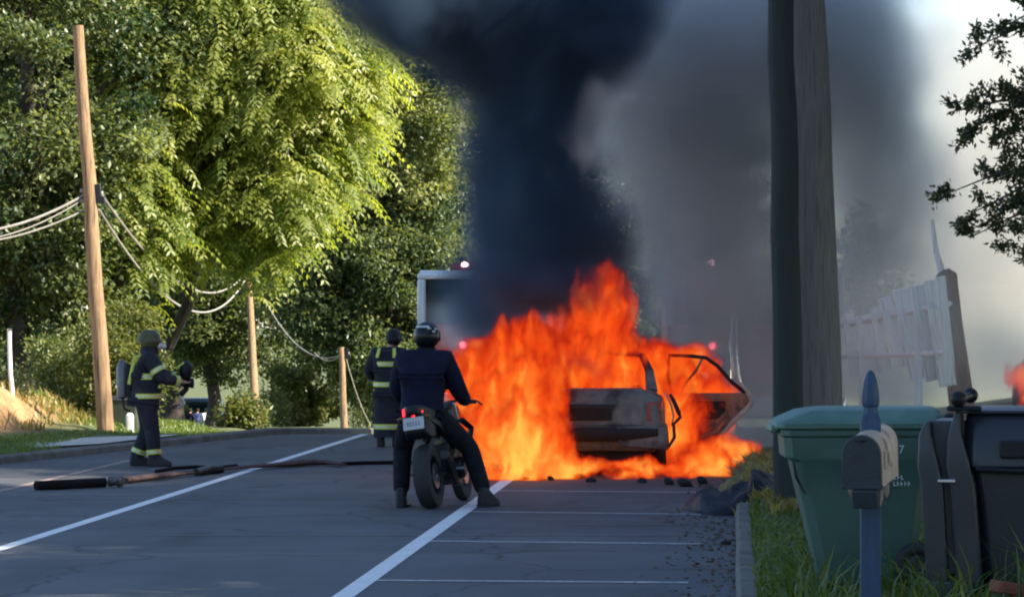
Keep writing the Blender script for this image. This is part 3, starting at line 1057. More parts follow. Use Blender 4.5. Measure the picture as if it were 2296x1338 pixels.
        b.tube([(.04, 0, .95), (.00, 0, 1.20), (.02, 0, 1.43), (.30, 0, 1.42), (.48, 0, 1.40), (.62, 0, 1.30), (.80, 0, 1.10), (.97, 0, .96)], .024, 8)
        b.build('window_frame', M['soot'], h)
        b = MB()
        b.tube([(.44, 0, 1.40), (.36, 0, 1.25), (.20, 0, 1.05), (.16, 0, .96)], .016, 6)
        b.build('window_channel', M['burnt'], h)
        b = MB()
        b.tube([(.14, -.09, .58), (.36, -.11, .40), (.60, -.10, .48), (.74, -.09, .66)], [.02, .03, .03, .02], 8)
        b.build('map_pocket', M['scorched'], h)
    return t


CAR_Y = 37.6
the_car = car((-1.75, CAR_Y, 0), 0, 'burnt-out grey saloon engulfed in orange flames with a rear door hanging open', 'car')
ghost = car((at(2400, 0, 47).x, 47, -0.05), R(-6), 'dim grey car half hidden in pale smoke beyond the fence', 'car', burnt=True, door=False)
ghost.name = 'parked_car'

# ------------------------------------------------------------------ fire engines
def engine(loc, rz, label, two=False):
    """front at y = 0, body reaches +y"""
    t = empty('fire_engine', loc, rz)
    tag(t, label, 'fire engine')
    b = MB()
    b.box((0, 1.1, 1.15), (2.66, 2.2, 1.30))
    b.build('cab', M['fire_red'], t, bevel=.07, segs=3)
    b = MB()
    b.box((0, 1.14, 2.60), (2.60, 2.1, .06))
    rf = b.build('roof', M['engine_white'], t, bevel=.02)
    for y in (.05, 2.1):
        for s in (-1, 1):
            fr = MB()
            fr.box((s * 1.265, y, 2.14), (.13, .14, .70))
            fr.build('windscreen_pillar', M['engine_white'], t, bevel=.03)
    fr = MB()
    fr.box((0, .05, 2.535), (2.66, .15, .09))
    fr.build('windscreen_header', M['engine_white'], t, bevel=.03)
    b = MB()
    b.box((0, .09, 2.13), (2.42, .02, .72))
    b.build('windscreen', M['glass_dark'], t)
    for s in (-1, 1):
        b = MB()
        b.box((s * 1.26, 1.08, 2.13), (.02, 1.86, .72))
        b.build('side_window', M['glass_dark'], t)
    b = MB()
    b.box((0, -.12, .58), (2.70, .36, .34))
    b.build('bumper', M['chrome'], t, bevel=.05)
    b = MB()
    b.box((0, -.015, 1.10), (1.05, .05, .62))
    g = b.build('grille', M['dark_metal'], t, bevel=.02)
    for k in range(6):
        s = MB()
        s.box((0, -.05, .86 + k * .096), (.96, .03, .05))
        s.build('slat', M['dark_metal'], g)
    for s in (-1, 1):
        for k in (0, 1):
            b = MB()
            b.lathe([(.095, -.06), (.10, .0), (.075, .02)], (s * (.78 + .25 * k), 0, 1.02), 16, 'Y')
            b.build('headlight', M['head_on'], t)
        b = MB()
        b.lathe([(.05, -.05), (.055, .0), (.04, .02)], (s * .62, -.01, 1.48), 12, 'Y')
        b.build('warning_light', M['beacon_red'], t)
    bar = MB()
    bar.box((0, .45, 2.69), (1.7, .30, .11))
    lb = bar.build('light_bar', M['lens_red'], t, bevel=.04)
    for s in (-.62, .62):
        b = MB()
        b.sphere((s, .28, 2.72), (.06, .05, .045), 10, 6)
        b.build('beacon', M['beacon_red'] if s > 0 else M['beacon_pink'], lb)
    for s in (-1, 1):
        for y in (1.2, 5.4):
            b = MB()
            b.torus((s * 1.12, y, .50), .36, .14, 26, 10, 'X', 1.1)
            w = b.build('wheel', M['rubber'], t)
            b = MB()
            b.lathe([(.02, -.1), (.24, -.1), (.27, -.13), (.27, .13), (.02, .13)], (s * 1.12, y, .50), 16, 'X')
            b.build('rim', M['chrome'], w)
    b = MB()
    b.box((0, 4.7, 1.55), (2.5, 4.8, 2.0))
    b.build('body', M['fire_red'], t, bevel=.05)
    for k in range(4):
        b = MB()
        b.box((-1.27, 2.9 + k * 1.1, 1.6), (.05, .95, 1.4))
        b.build('locker_shutter', M['steel'], t, bevel=.01)
    if two:
        b = MB()
        b.tube([(-.28, -.33, .62), (-.28, -.35, 1.0), (-.32, -.34, 1.5), (-.30, -.30, 1.95)], [.075, .085, .07, .05], 12)
        b.build('intake_pipe', M['chrome'], t)
        b = MB()
        b.lathe([(.22, -.05), (.3, -.02), (.3, .02), (.2, .05)], (.13, -.36, 1.33), 22, 'Y', 1, 1.35)
        b.build('hose_reel', M['fire_red'], t)
    return t


M['head_on'] = emit_mat('lit_headlamp', (1.0, 0.86, 0.6), 4.0)
M['beacon_red'] = emit_mat('red_beacon', (1.0, 0.12, 0.16), 3.0)
M['beacon_pink'] = emit_mat('pink_beacon', (1.0, 0.55, 0.70), 5.0)
engine((-3.57, 48.0, 0), 0, 'red fire engine with white windscreen frame, blurred by smoke behind the flames')
engine((0.27, 46.2, 0), R(2), 'second red fire engine with chrome pipework, partly hidden by the thick pole', two=True)

# ------------------------------------------------------------------ white plank fence leaning in the smoke
M['white_wood'] = mat('peeling_white_boards', (0.66, 0.65, 0.64), 0.8, var=0.12, scale=5, bump=0.4, bscale=30, stretch=(6, 6, .4), spots=(0.34, 0.31, 0.28), spot_at=0.62, spot_scale=4)
fence = tag(empty('plank_fence', (1.55, 42.5, 0)), 'leaning fence of tall white planks with gaps, veiled by smoke', 'fence')
pl = [(1885, 705, 1905, 845, 26), (1914, 708, 1942, 838, 40), (1946, 690, 1978, 830, 22), (1966, 668, 2012, 822, 30), (2000, 648, 2040, 850, 44), (2035, 640, 2075, 852, 44), (2070, 628, 2105, 866, 42), (2094, 620, 2122, 862, 24)]
for i, (xt, yt, xb, yb, wpx) in enumerate(pl):
    Y = 42.5 - i * 0.75
    top, bot = at(xt + wpx * .5, yt, Y), at(xb + wpx * .5, yb, Y - .1)
    w = wpx * Y / 7000
    h = (top - bot).length
    mb = MB()
    mb.box((0, 0, h / 2), (w, .028, h))
    o = mb.build('plank', M['white_wood'], fence, bevel=.006)
    o.location = bot - Vector(fence.location)
    dd = (top - bot).normalized()
    o.rotation_euler = (random.gauss(0, .03), math.asin(dd.x), random.gauss(.12, .12))
rb = MB()
rb.tube([at(1890, 800, 42.85) - Vector(fence.location), at(2130, 790, 37.4) - Vector(fence.location)], .035, 6)
rb.build('rail', M['white_wood'], fence)
rb = MB()
rb.tube([at(1890, 730, 42.85) - Vector(fence.location), at(2130, 680, 37.4) - Vector(fence.location)], .035, 6)
rb.build('rail', M['white_wood'], fence)
for (x, Y) in ((1935, 41.6), (2060, 38.6)):
    q = at(x, 800, Y)
    rb = MB()
    rb.box((q.x - 1.55, Y + .08 - 42.5, 0.75), (.10, .10, 1.9))
    rb.build('post', M['white_wood'], fence)
t = tag(empty('tree_trunk', at(2140, 900, 38.5)), 'brown broken tree trunk leaning beside the white fence', 'tree trunk')
b = MB()
a0, a1, a2 = at(2158, 915, 38.5) - at(2140, 900, 38.5), at(2132, 720, 38.5) - at(2140, 900, 38.5), at(2122, 615, 38.6) - at(2140, 900, 38.5)
b.tube([a0 + Vector((0, 0, -.6)), a0, a1, a2, a2 + Vector((-.02, 0, .06))], [.17, .16, .14, .13, .05], 12)
b.build('trunk', mat('scorched_bark', (0.20, 0.14, 0.11), 0.9, var=.35, scale=6, bump=.8, bscale=18, stretch=(3, 3, .6)), t)
b = MB()
b.tube([a2 + Vector((-.02, 0, -.1)), at(2098, 560, 38.6) - at(2140, 900, 38.5), at(2090, 492, 38.6) - at(2140, 900, 38.5)], [.05, .035, .02], 8)
b.build('bare_limb', M['white_wood'], t)
# ------------------------------------------------------------------ people
def V3(*a): return Vector(a)


def limb_chain(verts, edges, start, pts):
    prev = start
    for p in pts:
        verts.append(p)
        edges.append((prev, len(verts) - 1))
        prev = len(verts) - 1
    return prev


def hand(verts, edges, wrist_i, wrist, fwd, side, curl=0.5):
    """palm, four unequal fingers and a thumb leaving the side of the palm"""
    f, s = Vector(fwd).normalized(), Vector(side).normalized()
    dn = f.cross(s).normalized()
    w = Vector(wrist)
    palm = w + f * .055
    verts.append((*palm, .036))
    edges.append((wrist_i, len(verts) - 1))
    pi = len(verts) - 1
    for k, L in zip((-1.5, -.5, .5, 1.5), (.062, .074, .078, .068)):
        a = palm + f * .035 + s * (.018 * k)
        b = a + (f * (1 - curl * .4) + dn * curl * .6) * L * .55
        c = b + (f * (1 - curl) + dn * curl) * L * .5
        limb_chain(verts, edges, pi, [(*a, .011), (*b, .0095), (*c, .008)])
    a = palm + s * .038 - f * .02
    b = a + s * .02 + f * .03 + dn * .01
    c = b + f * .03 + dn * .012
    limb_chain(verts, edges, pi, [(*a, .013), (*b, .011), (*c, .009)])


def figure(t, J, k=1.0, jacket=None, trousers=None, boots=None, gloves=None, coat_r=1.0, leg_r=1.0, face_dir=(0, 1, 0), hair=None):
    """J: joints in local metres. One continuous body, then clothes grown over it."""
    P = {n: Vector(p) for n, p in J.items()}
    fd = Vector(face_dir).normalized()
    verts, edges = [], []
    def v(p, r):
        verts.append((*p, r * k))
        return len(verts) - 1
    pel = v(P['pelvis'], .125)
    ab = v(P['pelvis'].lerp(P['chest'], .5), .115)
    ch = v(P['chest'], .14)
    nk = v(P['neck'], .055)
    h0 = v(P['neck'].lerp(P['head'], .55), .06)
    h1 = v(P['head'], .088)
    h2 = v(P['head'] + (P['head'] - P['neck']).normalized() * .075 * k, .075)
    edges += [(pel, ab), (ab, ch), (ch, nk), (nk, h0), (h0, h1), (h1, h2)]
    limb_chain(verts, edges, h1, [(*(P['head'] + fd * .088 * k - V3(0, 0, .012)), .016 * k), (*(P['head'] + fd * .105 * k - V3(0, 0, .025)), .012 * k)])
    for s in 'LR':
        sh = v(P['sh' + s], .062)
        edges.append((ch, sh))
        wi = limb_chain(verts, edges, sh, [(*P['el' + s], .045 * k), (*P['wr' + s], .032 * k)])
        hip = v(P['hip' + s], .095)
        edges.append((pel, hip))
        limb_chain(verts, edges, hip, [(*P['kn' + s], .06 * k), (*P['an' + s], .042 * k), (*P['to' + s], .036 * k)])
        fwd = (P['wr' + s] - P['el' + s])
        hand(verts, edges, wi, P['wr' + s], P.get('hf' + s, fwd), P.get('hs' + s, V3(1 if s == 'L' else -1, 0, 0)))
    skin('body', verts, edges, M['skin'], t)
    for s in (-1, 1):
        b = MB()
        side = fd.cross(V3(0, 0, 1)).normalized()
        b.sphere(P['head'] + fd * .080 * k + side * (s * .034 * k) + V3(0, 0, .012), .012 * k, 8, 6)
        b.build('eye', M['black_plastic'], t)
    if jacket:
        vv, ee = [], []
        def w(p, r):
            vv.append((*p, r * k * coat_r))
            return len(vv) - 1
        hem = w(P['pelvis'] + (P['pelvis'] - P['chest']).normalized() * .07, .170)
        p0 = w(P['pelvis'].lerp(P['chest'], .2), .165)
        p1 = w(P['pelvis'].lerp(P['chest'], .6), .165)
        p2 = w(P['chest'], .172)
        col = w(P['chest'].lerp(P['neck'], .8), .085)
        ee += [(hem, p0), (p0, p1), (p1, p2), (p2, col)]
        for s in 'LR':
            a = w(P['sh' + s], .095)
            b_ = w(P['sh' + s].lerp(P['el' + s], .5), .078)
            c = w(P['el' + s], .070)
            d = w(P['el' + s].lerp(P['wr' + s], .92), .052)
            ee += [(p2, a), (a, b_), (b_, c), (c, d)]
        skin('jacket', vv, ee, jacket, t, root=1)
    if trousers:
        vv, ee = [], []
        def w(p, r):
            vv.append((*p, r * k * leg_r))
            return len(vv) - 1
        top = w(P['pelvis'].lerp(P['chest'], .12), .145)
        c0 = w(P['pelvis'] - V3(0, 0, .02), .145)
        ee.append((top, c0))
        for s in 'LR':
            a = w(P['hip' + s], .118)
            m_ = w(P['hip' + s].lerp(P['kn' + s], .5), .100)
            b_ = w(P['kn' + s], .086)
            m2 = w(P['kn' + s].lerp(P['an' + s], .5), .080)
            c = w(P['an' + s] + (P['kn' + s] - P['an' + s]).normalized() * .03, .072)
            ee += [(c0, a), (a, m_), (m_, b_), (b_, m2), (m2, c)]
        skin('trousers', vv, ee, trousers, t, root=1)
    if boots:
        for s in 'LR':
            an, to = P['an' + s], P['to' + s]
            d = (to - an)
            d.z = 0
            d.normalize()
            b = MB()
            sd = V3(-d.y, d.x, 0)
            g = min(an.z, to.z)
            def ring(c, wd, z0, z1):
                return [c - sd * wd + V3(0, 0, z0 - c.z), c + sd * wd + V3(0, 0, z0 - c.z), c + sd * wd + V3(0, 0, (z0 + z1) / 2 - c.z), c + sd * wd * .6 + V3(0, 0, z1 - c.z), c - sd * wd * .6 + V3(0, 0, z1 - c.z), c - sd * wd + V3(0, 0, (z0 + z1) / 2 - c.z)]
            base = an.copy()
            z0 = P.get('ground', V3(0, 0, 0)).z
            b.loft([ring(base - d * .085, .035, z0, z0 + .10), ring(base - d * .06, .05, z0, z0 + .20), ring(base + d * .04, .055, z0, z0 + .18), ring(base + d * .12, .055, z0, z0 + .10), ring(base + d * .19, .045, z0, z0 + .075), ring(base + d * .22, .02, z0, z0 + .05)])
            b.tube([an + V3(0, 0, .0), an + (P['kn' + s] - an) * .35], [.06, .066], 10)
            b.build('boot', boots, t, bevel=.008, sub=1)
    if gloves:
        pass
    return P


def band(parent, p, r, h, axis=(0, 0, 1), m='hi_vis', sx=1.0, sy=1.0, name='reflective_band', silver=True):
    q = Vector(axis).to_track_quat('Z', 'Y').to_matrix()
    def rg(z, rr): return [Vector(p) + q @ Vector((math.cos(a) * rr * sx, math.sin(a) * rr * sy, z)) for a in [2 * PI * j / 20 for j in range(20)]]
    b = MB()
    b.loft([rg(-h / 2, r * .9), rg(-h / 2, r), rg(h / 2, r), rg(h / 2, r * .9)], caps=False)
    o = b.build(name, M[m], parent, smooth=30)
    if silver:
        b = MB()
        b.loft([rg(-h / 7, r * .95), rg(-h / 7, r * 1.012), rg(h / 7, r * 1.012), rg(h / 7, r * .95)], caps=False)
        b.build('silver_stripe', M['silver_trim'], o, smooth=30)
    return o


# ---- firefighter by the tall pole: seen from his right-hand side, facing the fire, arms forward with gear
ff = tag(empty('person', (at(328, 1046, 40).x, 40.0, 0), R(-78)), 'firefighter in dark turnout gear with air tank, standing beside the coupling of the hose', 'person', 'firefighters on the road')
J = dict(pelvis=(0, -.03, .88), chest=(0, .03, 1.28), neck=(0, .06, 1.47), head=(0, .085, 1.575),
         shL=(-.20, .05, 1.38), elL=(-.26, .22, 1.14), wrL=(-.10, .44, 1.12), shR=(.20, .05, 1.38), elR=(.27, .20, 1.12), wrR=(.12, .44, 1.08),
         hipL=(-.10, 0, .84), knL=(-.13, .05, .47), anL=(-.14, -.05, .09), toL=(-.16, .12, .04), hipR=(.10, 0, .84), knR=(.12, .07, .47), anR=(.15, .05, .09), toR=(.18, .22, .04))
J['knL'] = (-.13, .02, .47); J['anL'] = (-.14, -.12, .09); J['toL'] = (-.15, .06, .04)
J['anR'] = (.15, .10, .09); J['toR'] = (.18, .28, .04)
P = figure(ff, J, 1.0, M['turnout'], M['turnout'], M['rubber'], coat_r=1.28, leg_r=1.22)
b = MB()
b.sphere((0, .05, 1.60), (.118, .135, .12), 16, 10)
b.lathe([(.10, 1.60), (.140, 1.592), (.140, 1.602), (.122, 1.62), (.112, 1.68), (.07, 1.735), (.01, 1.75)], (0, .04, 0), 18, 'Z', 1, 1.2)
hl = b.build('helmet', mat('olive_helmet', (0.06, 0.065, 0.018), .5, var=.3), ff)
b = MB()
b.sphere((0, .165, 1.54), (.055, .05, .06), 12, 8)
b.lathe([(.02, .18), (.04, .21), (.038, .25)], (0, 0, 1.53), 12, 'Y')
b.build('breathing_mask', M['silver_trim'], ff)
b = MB()
b.lathe([(.02, .86), (.075, .89), (.078, 1.26), (.05, 1.33), (.02, 1.36)], (0, -.30, 0), 14)
b2 = MB()
b2.lathe([(.09, 1.42), (.12, 1.45), (.11, 1.52), (.085, 1.54)], (0, .035, 0), 14)
b2.build('collar', M['turnout'], ff)
tk = b.build('air_tank', mat('air_tank_shell', (0.10, 0.10, 0.11), .35, .2, bump=.05), ff)
b = MB()
b.box((0, -.225, 1.1), (.26, .05, .42))
b.tube([(.0, -.30, .86), (0.02, -.28, .74), (.04, -.2, .70)], .015, 6)
b.build('pack_frame', M['black_plastic'], tk, bevel=.015)
for s in (-1, 1):
    b = MB()
    b.tube([(s * .13, -.22, 1.05), (s * .15, -.15, 1.40), (s * .14, .06, 1.44), (s * .14, .20, 1.25), (s * .16, .16, 1.0)], .022, 6, flat=.4)
    b.build('harness_strap', M['hi_vis'] if s > 0 else M['black_plastic'], ff)
band(ff, (0, .01, 1.15), .218, .075)
band(ff, (0, .0, .90), .228, .06)
for s in 'LR':
    a, c = Vector(J['el' + s]), Vector(J['wr' + s])
    band(ff, a.lerp(c, .7), .077, .06, c - a)
    u = Vector(J['sh' + s])
    band(ff, u.lerp(a, .6), .100, .06, a - u)
    a, c = Vector(J['kn' + s]), Vector(J['an' + s])
    band(ff, c.lerp(a, .25), .100, .06, c - a)
b = MB()
b.tube([(.1, .42, 1.08), (.02, .50, 1.16), (-.02, .54, 1.10), (.04, .50, .98), (.1, .44, .92)], .035, 8)
b.lathe([(.03, .0), (.05, .03), (.05, .10), (.065, .12), (.065, .16)], (.02, .44, 1.06), 12, 'Y')
b.sphere((.03, .50, 1.22), (.10, .09, .13), 10, 7)
gear = b.build('carried_gear', M['black_plastic'], ff)
b = MB()
b.tube([(.05, .38, 1.25), (.08, .46, 1.32), (.05, .53, 1.2), (.03, .5, 1.05)], .02, 6)
b.build('gear_strap', M['hi_vis'], gear)
b = MB()
b.tube([(.05, .42, .95), (.08, .48, .80), (.02, .40, .74)], .016, 6)
b.box((.05, .58, 1.06), (.04, .05, .05))
b.build('loose_hose_end', M['silver_trim'], gear)

# ---- second firefighter, from behind, half hidden by the rider
f2 = tag(empty('person', (at(872, 1000, 46).x, 46.0, 0), R(-8)), 'firefighter in long dark coat with yellow bands, back turned, half hidden by the rider', 'person', 'firefighters on the road')
J = dict(pelvis=(0, 0, .86), chest=(0, .03, 1.26), neck=(.02, .07, 1.45), head=(.05, .12, 1.56),
         shL=(-.21, .03, 1.36), elL=(-.33, .05, 1.10), wrL=(-.27, .25, .98), shR=(.21, .03, 1.36), elR=(.30, .12, 1.12), wrR=(.16, .32, 1.08),
         hipL=(-.10, 0, .82), knL=(-.12, .03, .46), anL=(-.12, -.02, .09), toL=(-.14, .15, .04), hipR=(.10, 0, .82), knR=(.12, .05, .46), anR=(.12, .0, .09), toR=(.15, .16, .04))
P = figure(f2, J, 1.0, M['turnout'], M['turnout'], M['rubber'], coat_r=1.28, leg_r=1.15)
b = MB()
b.sphere((.05, .11, 1.59), (.115, .13, .12), 14, 9)
b.lathe([(.10, 1.58), (.140, 1.565), (.140, 1.58), (.12, 1.61), (.112, 1.67), (.07, 1.73), (.01, 1.74)], (.05, .10, 0), 16, 'Z', 1, 1.2)
b.build('helmet', M['black_plastic'], f2)
b = MB()
b.loft([[(math.cos(a) * rr, math.sin(a) * rr * .8, z) for a in [2 * PI * j / 16 for j in range(16)]] for z, rr in ((.14, .235), (.30, .23), (.6, .225), (.86, .22))])
b.build('coat_skirt', M['turnout'], f2)
band(f2, (0, .02, 1.22), .224, .07)
band(f2, (0, .0, .92), .232, .07)
band(f2, (0, .0, .30), .238, .075, sy=.82)
for s in 'LR':
    a, c = Vector(J['el' + s]), Vector(J['wr' + s])
    band(f2, a.lerp(c, .75), .068, .06, c - a, m='silver_trim', silver=False)
    b = MB()
    x = -.12 if s == 'L' else .12
    b.box((x, -.15, 1.38), (.05, .03, .16), rot=(-.5, 0, x * 2))
    b.build('shoulder_patch', M['hi_vis'], f2, bevel=.008)

# ---- people far behind
def small_person(loc, rz, label, top, legs, k=1.0, lean=0.0):
    t = tag(empty('person', loc, rz), label, 'person', 'people gathered far down the verge')
    t.scale = (k, k, k)
    J = dict(pelvis=(0, 0, .9), chest=(0, .03 + lean, 1.28), neck=(0, .04 + lean * 1.4, 1.48), head=(0, .06 + lean * 1.6, 1.60),
             shL=(-.18, .02 + lean, 1.40), elL=(-.26, .05 + lean, 1.14), wrL=(-.24, .15, .92), shR=(.18, .02 + lean, 1.40), elR=(.26, .08 + lean, 1.14), wrR=(.22, .22, 1.0),
             hipL=(-.09, 0, .86), knL=(-.10, .04, .48), anL=(-.11, 0, .08), toL=(-.13, .16, .04), hipR=(.09, 0, .86), knR=(.10, .02, .48), anR=(.11, -.05, .08), toR=(.13, .12, .04))
    figure(t, J, 1.0, M[top], M[legs], M['rubber'])
    b = MB()
    b.sphere((0, .05 + lean * 1.6, 1.635), (.095, .11, .09), 12, 8)
    b.build('hair', M['soot'], t)
    return t


M['white_shirt'] = mat('white_shirt', (0.75, 0.76, 0.82), .85, var=.08)
M['red_shirt'] = mat('red_shirt', (0.25, 0.03, 0.04), .85, var=.2)
M['blue_shirt'] = mat('blue_shirt', (0.06, 0.09, 0.26), .85, var=.2)
for px, top, legs, lab, a in ((462, 'white_shirt', 'white_shirt', 'far person in white clothes by the road verge', 20), (442, 'blue_shirt', 'navy_cloth', 'far person in a blue top next to the white-clad one', -15), (479, 'red_shirt', 'black_cloth', 'far person in a dark red top with one bare arm', 40), (425, 'navy_cloth', 'black_cloth', 'far person in dark clothes at the end of the group', -30)):
    X = (px - 1650) / 7000 * 118
    small_person((X, 118, at(px, 991, 118).z), R(a), lab, top, legs, .74)

# ------------------------------------------------------------------ motorcycle and rider
BK = empty('motorcycle', (at(970, 1140, 31.1).x, 31.1, 0), rot=(0, R(-8), R(-8)))
tag(BK, 'black naked motorcycle stopped on the road, red tail lamp and pale number plate', 'motorcycle')
M['bike_black'] = mat('bike_black_paint', (0.007, 0.008, 0.012), .45, var=.2, bump=.05, spec=.3)


def wheel(y, r, wd, name='wheel'):
    b = MB()
    rings = []
    n = 36
    prof = [(r - .13, -wd * .40), (r - .07, -wd * .5), (r - .02, -wd * .40), (r, -wd * .12), (r, wd * .12), (r - .02, wd * .40), (r - .07, wd * .5), (r - .13, wd * .40)]
    for j in range(n + 1):
        a = 2 * PI * j / n
        rings.append([(x, y + math.cos(a) * q, r + math.sin(a) * q) for q, x in prof])
    b.loft(rings, caps=False)
    w = b.build('wheel', M['rubber'], BK)
    b = MB()
    b.torus((0, y, r), r - .135, .022, 28, 8, 'X', 2.2)
    rim = b.build('rim', M['dark_metal'], w)
    for k in range(5):
        a = 2 * PI * k / 5
        s = MB()
        s.tube([(0, y, r), (0, y + math.cos(a) * (r - .14), r + math.sin(a) * (r - .14))], [.03, .018], 6)
        s.build('spoke', M['dark_metal'], w)
    s = MB()
    s.lathe([(.13, -.004), (.13, .004), (.06, .004), (.06, -.004)], (wd * .42, y, r), 24, 'X')
    s.build('brake_disc', M['steel'], w)
    return w


wheel(0, .325, .19)
wheel(1.40, .30, .12)
b = MB()
for s in (-1, 1):
    b.tube([(s * .125, 0, .325), (s * .12, .28, .36), (s * .10, .52, .40)], [.03, .035, .045], 8)
b.build('swingarm', M['dark_metal'], BK)
b = MB()
b.loft([[(-.13, .42, .26), (.13, .42, .26), (.15, .42, .62), (-.15, .42, .62)], [(-.17, .70, .20), (.17, .70, .20), (.19, .70, .66), (-.19, .70, .66)], [(-.14, .95, .26), (.14, .95, .26), (.15, .95, .60), (-.15, .95, .60)]])
b.lathe([(.10, -.23), (.11, -.22), (.11, .22), (.10, .23)], (0, .62, .36), 16, 'X')
eng = b.build('engine', M['dark_metal'], BK, bevel=.02)
b = MB()
b.lathe([(.03, .225), (.085, .23), (.085, .245), (.02, .25)], (0, .62, .36), 14, 'X')
b.lathe([(.03, .20), (.05, .205), (.05, .22), (.02, .225)], (0, .82, .50), 12, 'X')
b.build('engine_cover', M['dark_metal'], eng)
b = MB()
b.tube([(.10, .95, .42), (.14, .75, .20), (.17, .45, .22), (.20, .20, .40), (.22, -.10, .52)], [.028, .028, .03, .042, .045], 10)
ex = b.build('exhaust', M['dark_metal'], BK)
b = MB()
b.lathe([(.03, -.02), (.046, -.02), (.046, .02), (.03, .02)], (.22, -.10, .52), 12, 'Y')
b.build('exhaust_tip', M['dark_metal'], ex)
b = MB()
b.loft([[(-.10, .48, .80), (.10, .48, .80), (.09, .48, .88), (-.09, .48, .88)], [(-.17, .66, .78), (.17, .66, .78), (.14, .66, 1.02), (-.14, .66, 1.02)], [(-.19, .88, .80), (.19, .88, .80), (.15, .88, 1.06), (-.15, .88, 1.06)], [(-.10, 1.06, .86), (.10, 1.06, .86), (.07, 1.06, 1.0), (-.07, 1.06, 1.0)]])
b.build('fuel_tank', M['bike_black'], BK, bevel=.03, sub=1)
b = MB()
b.loft([[(-.13, .56, .80), (.13, .56, .80), (.11, .56, .88), (-.11, .56, .88)], [(-.15, .30, .82), (.15, .30, .82), (.14, .30, .90), (-.14, .30, .90)], [(-.10, .02, .92), (.10, .02, .92), (.09, .02, 1.0), (-.09, .02, 1.0)]])
b.build('seat', M['black_cloth'], BK, bevel=.03, sub=1)
b = MB()
b.loft([[(-.16, .40, .70), (.16, .40, .70), (.15, .40, .84), (-.15, .40, .84)], [(-.15, .10, .80), (.15, .10, .80), (.15, .10, .98), (-.15, .10, .98)], [(-.11, -.22, .90), (.11, -.22, .90), (.10, -.24, 1.04), (-.10, -.24, 1.04)], [(-.05, -.32, .96), (.05, -.32, .96), (.05, -.32, 1.03), (-.05, -.32, 1.03)]])
tail = b.build('tail_fairing', M['bike_black'], BK, bevel=.02)
b = MB()
b.loft([[(-.12, -.245, .945), (.02, -.30, .93), (.03, -.30, 1.0), (-.11, -.255, 1.02)], [(-.11, -.215, .945), (.02, -.27, .93), (.03, -.27, 1.0), (-.10, -.225, 1.02)]])
b.loft([[(.02, -.30, .94), (.10, -.25, .96), (.09, -.25, 1.03), (.02, -.30, 1.0)], [(.02, -.27, .94), (.10, -.22, .96), (.09, -.22, 1.03), (.02, -.27, 1.0)]])
b.build('tail_light', emit_mat('red_tail_lamp', (0.9, 0.015, 0.03), 1.4), tail, bevel=.01)
M['amber'] = mat('amber_lens', (.12, .06, .02), .3, bump=0)
for s in (-1, 1):
    b = MB()
    b.tube([(s * .08, -.24, .925), (s * .135, -.26, .92)], [.010, .022], 8)
    b.sphere((s * .145, -.265, .92), (.028, .03, .02), 8, 6)
    b.build('indicator', M['amber'], tail)
# number plate with bracket, illegible grey characters
b = MB()
b.box((0, -.30, .865), (.215, .008, .125), rot=(R(-12), 0, R(-3)))
pt = b.build('number_plate', mat('plate_white', (0.42, 0.44, 0.46), .5, var=.1, bump=.05), BK, bevel=.004)
for k in range(5):
    b = MB()
    b.box((-.06 + k * .029, -.3065, .862), (.016, .004, .045), rot=(R(-12), 0, R(-3)))
    b.build('smudged_character', mat('plate_grey', (.22, .23, .26), .6), pt)
b = MB()
b.loft([[(-.13, .06, .70), (.13, .06, .70), (.13, .06, .9), (-.13, .06, .9)], [(-.13, -.14, .70), (.13, -.14, .70), (.12, -.16, .93), (-.12, -.16, .93)], [(-.11, -.27, .76), (.11, -.27, .76), (.07, -.28, .95), (-.07, -.28, .95)]])
b.build('rear_mudguard', M['black_plastic'], BK, bevel=.02)
b = MB()
for s in (-1, 1):
    b.tube([(s * .09, 1.40, .30), (s * .09, 1.22, .72), (s * .09, 1.10, 1.02)], [.032, .028, .026], 10)
b.build('front_fork', M['steel'], BK)
b = MB()
b.loft([[(x * 1.0, 1.40 + math.cos(a) * .33, .30 + math.sin(a) * .33) for x in (-.075, 0, .075)] + [(x * 1.0, 1.40 + math.cos(a) * .315, .30 + math.sin(a) * .315) for x in (.075, 0, -.075)] for a in np.linspace(R(40), R(150), 9)])
b.build('front_mudguard', M['bike_black'], BK)
b = MB()
b.tube([(-.36, .94, 1.0), (-.18, 1.04, 1.04), (0, 1.08, 1.03), (.18, 1.04, 1.04), (.36, .94, 1.0)], .014, 8)
hb = b.build('handlebar', M['dark_metal'], BK)
for s in (-1, 1):
    b = MB()
    b.tube([(s * .26, .99, 1.02), (s * .37, .93, .998)], .022, 8)
    b.build('grip', M['rubber'], hb)
    b = MB()
    b.tube([(s * .25, 1.06, 1.03), (s * .36, 1.06, 1.0), (s * .41, 1.02, .96)], .010, 6)
    b.build('lever', M['dark_metal'], hb)
b = MB()
b.sphere((0, 1.22, .92), (.12, .10, .12), 14, 9)
b.build('headlight', M['bike_black'], BK)
b = MB()
for s in (-1, 1):
    b = MB()
    b.tube([(s * .17, 1.02, .84), (s * .24, 1.12, .74), (s * .22, 1.05, .55)], [.06, .05, .03], 8, flat=.4)
    b.build('radiator_shroud', M['bike_black'], BK)
b = MB()
b.tube([(-.14, .55, .25), (-.24, .50, .02)], .014, 6)
b.box((-.25, .50, .01), (.06, .05, .015))
b.build('side_stand', M['dark_metal'], BK)
for s in (-1, 1):
    b = MB()
    b.tube([(s * .16, .42, .36), (s * .28, .42, .35)], .014, 6)
    b.build('footpeg', M['steel'], BK)
b = MB()
b.tube([(-.05, .06, .50), (.0, .34, .72)], .035, 10)
b.build('shock_absorber', M['steel'], BK)

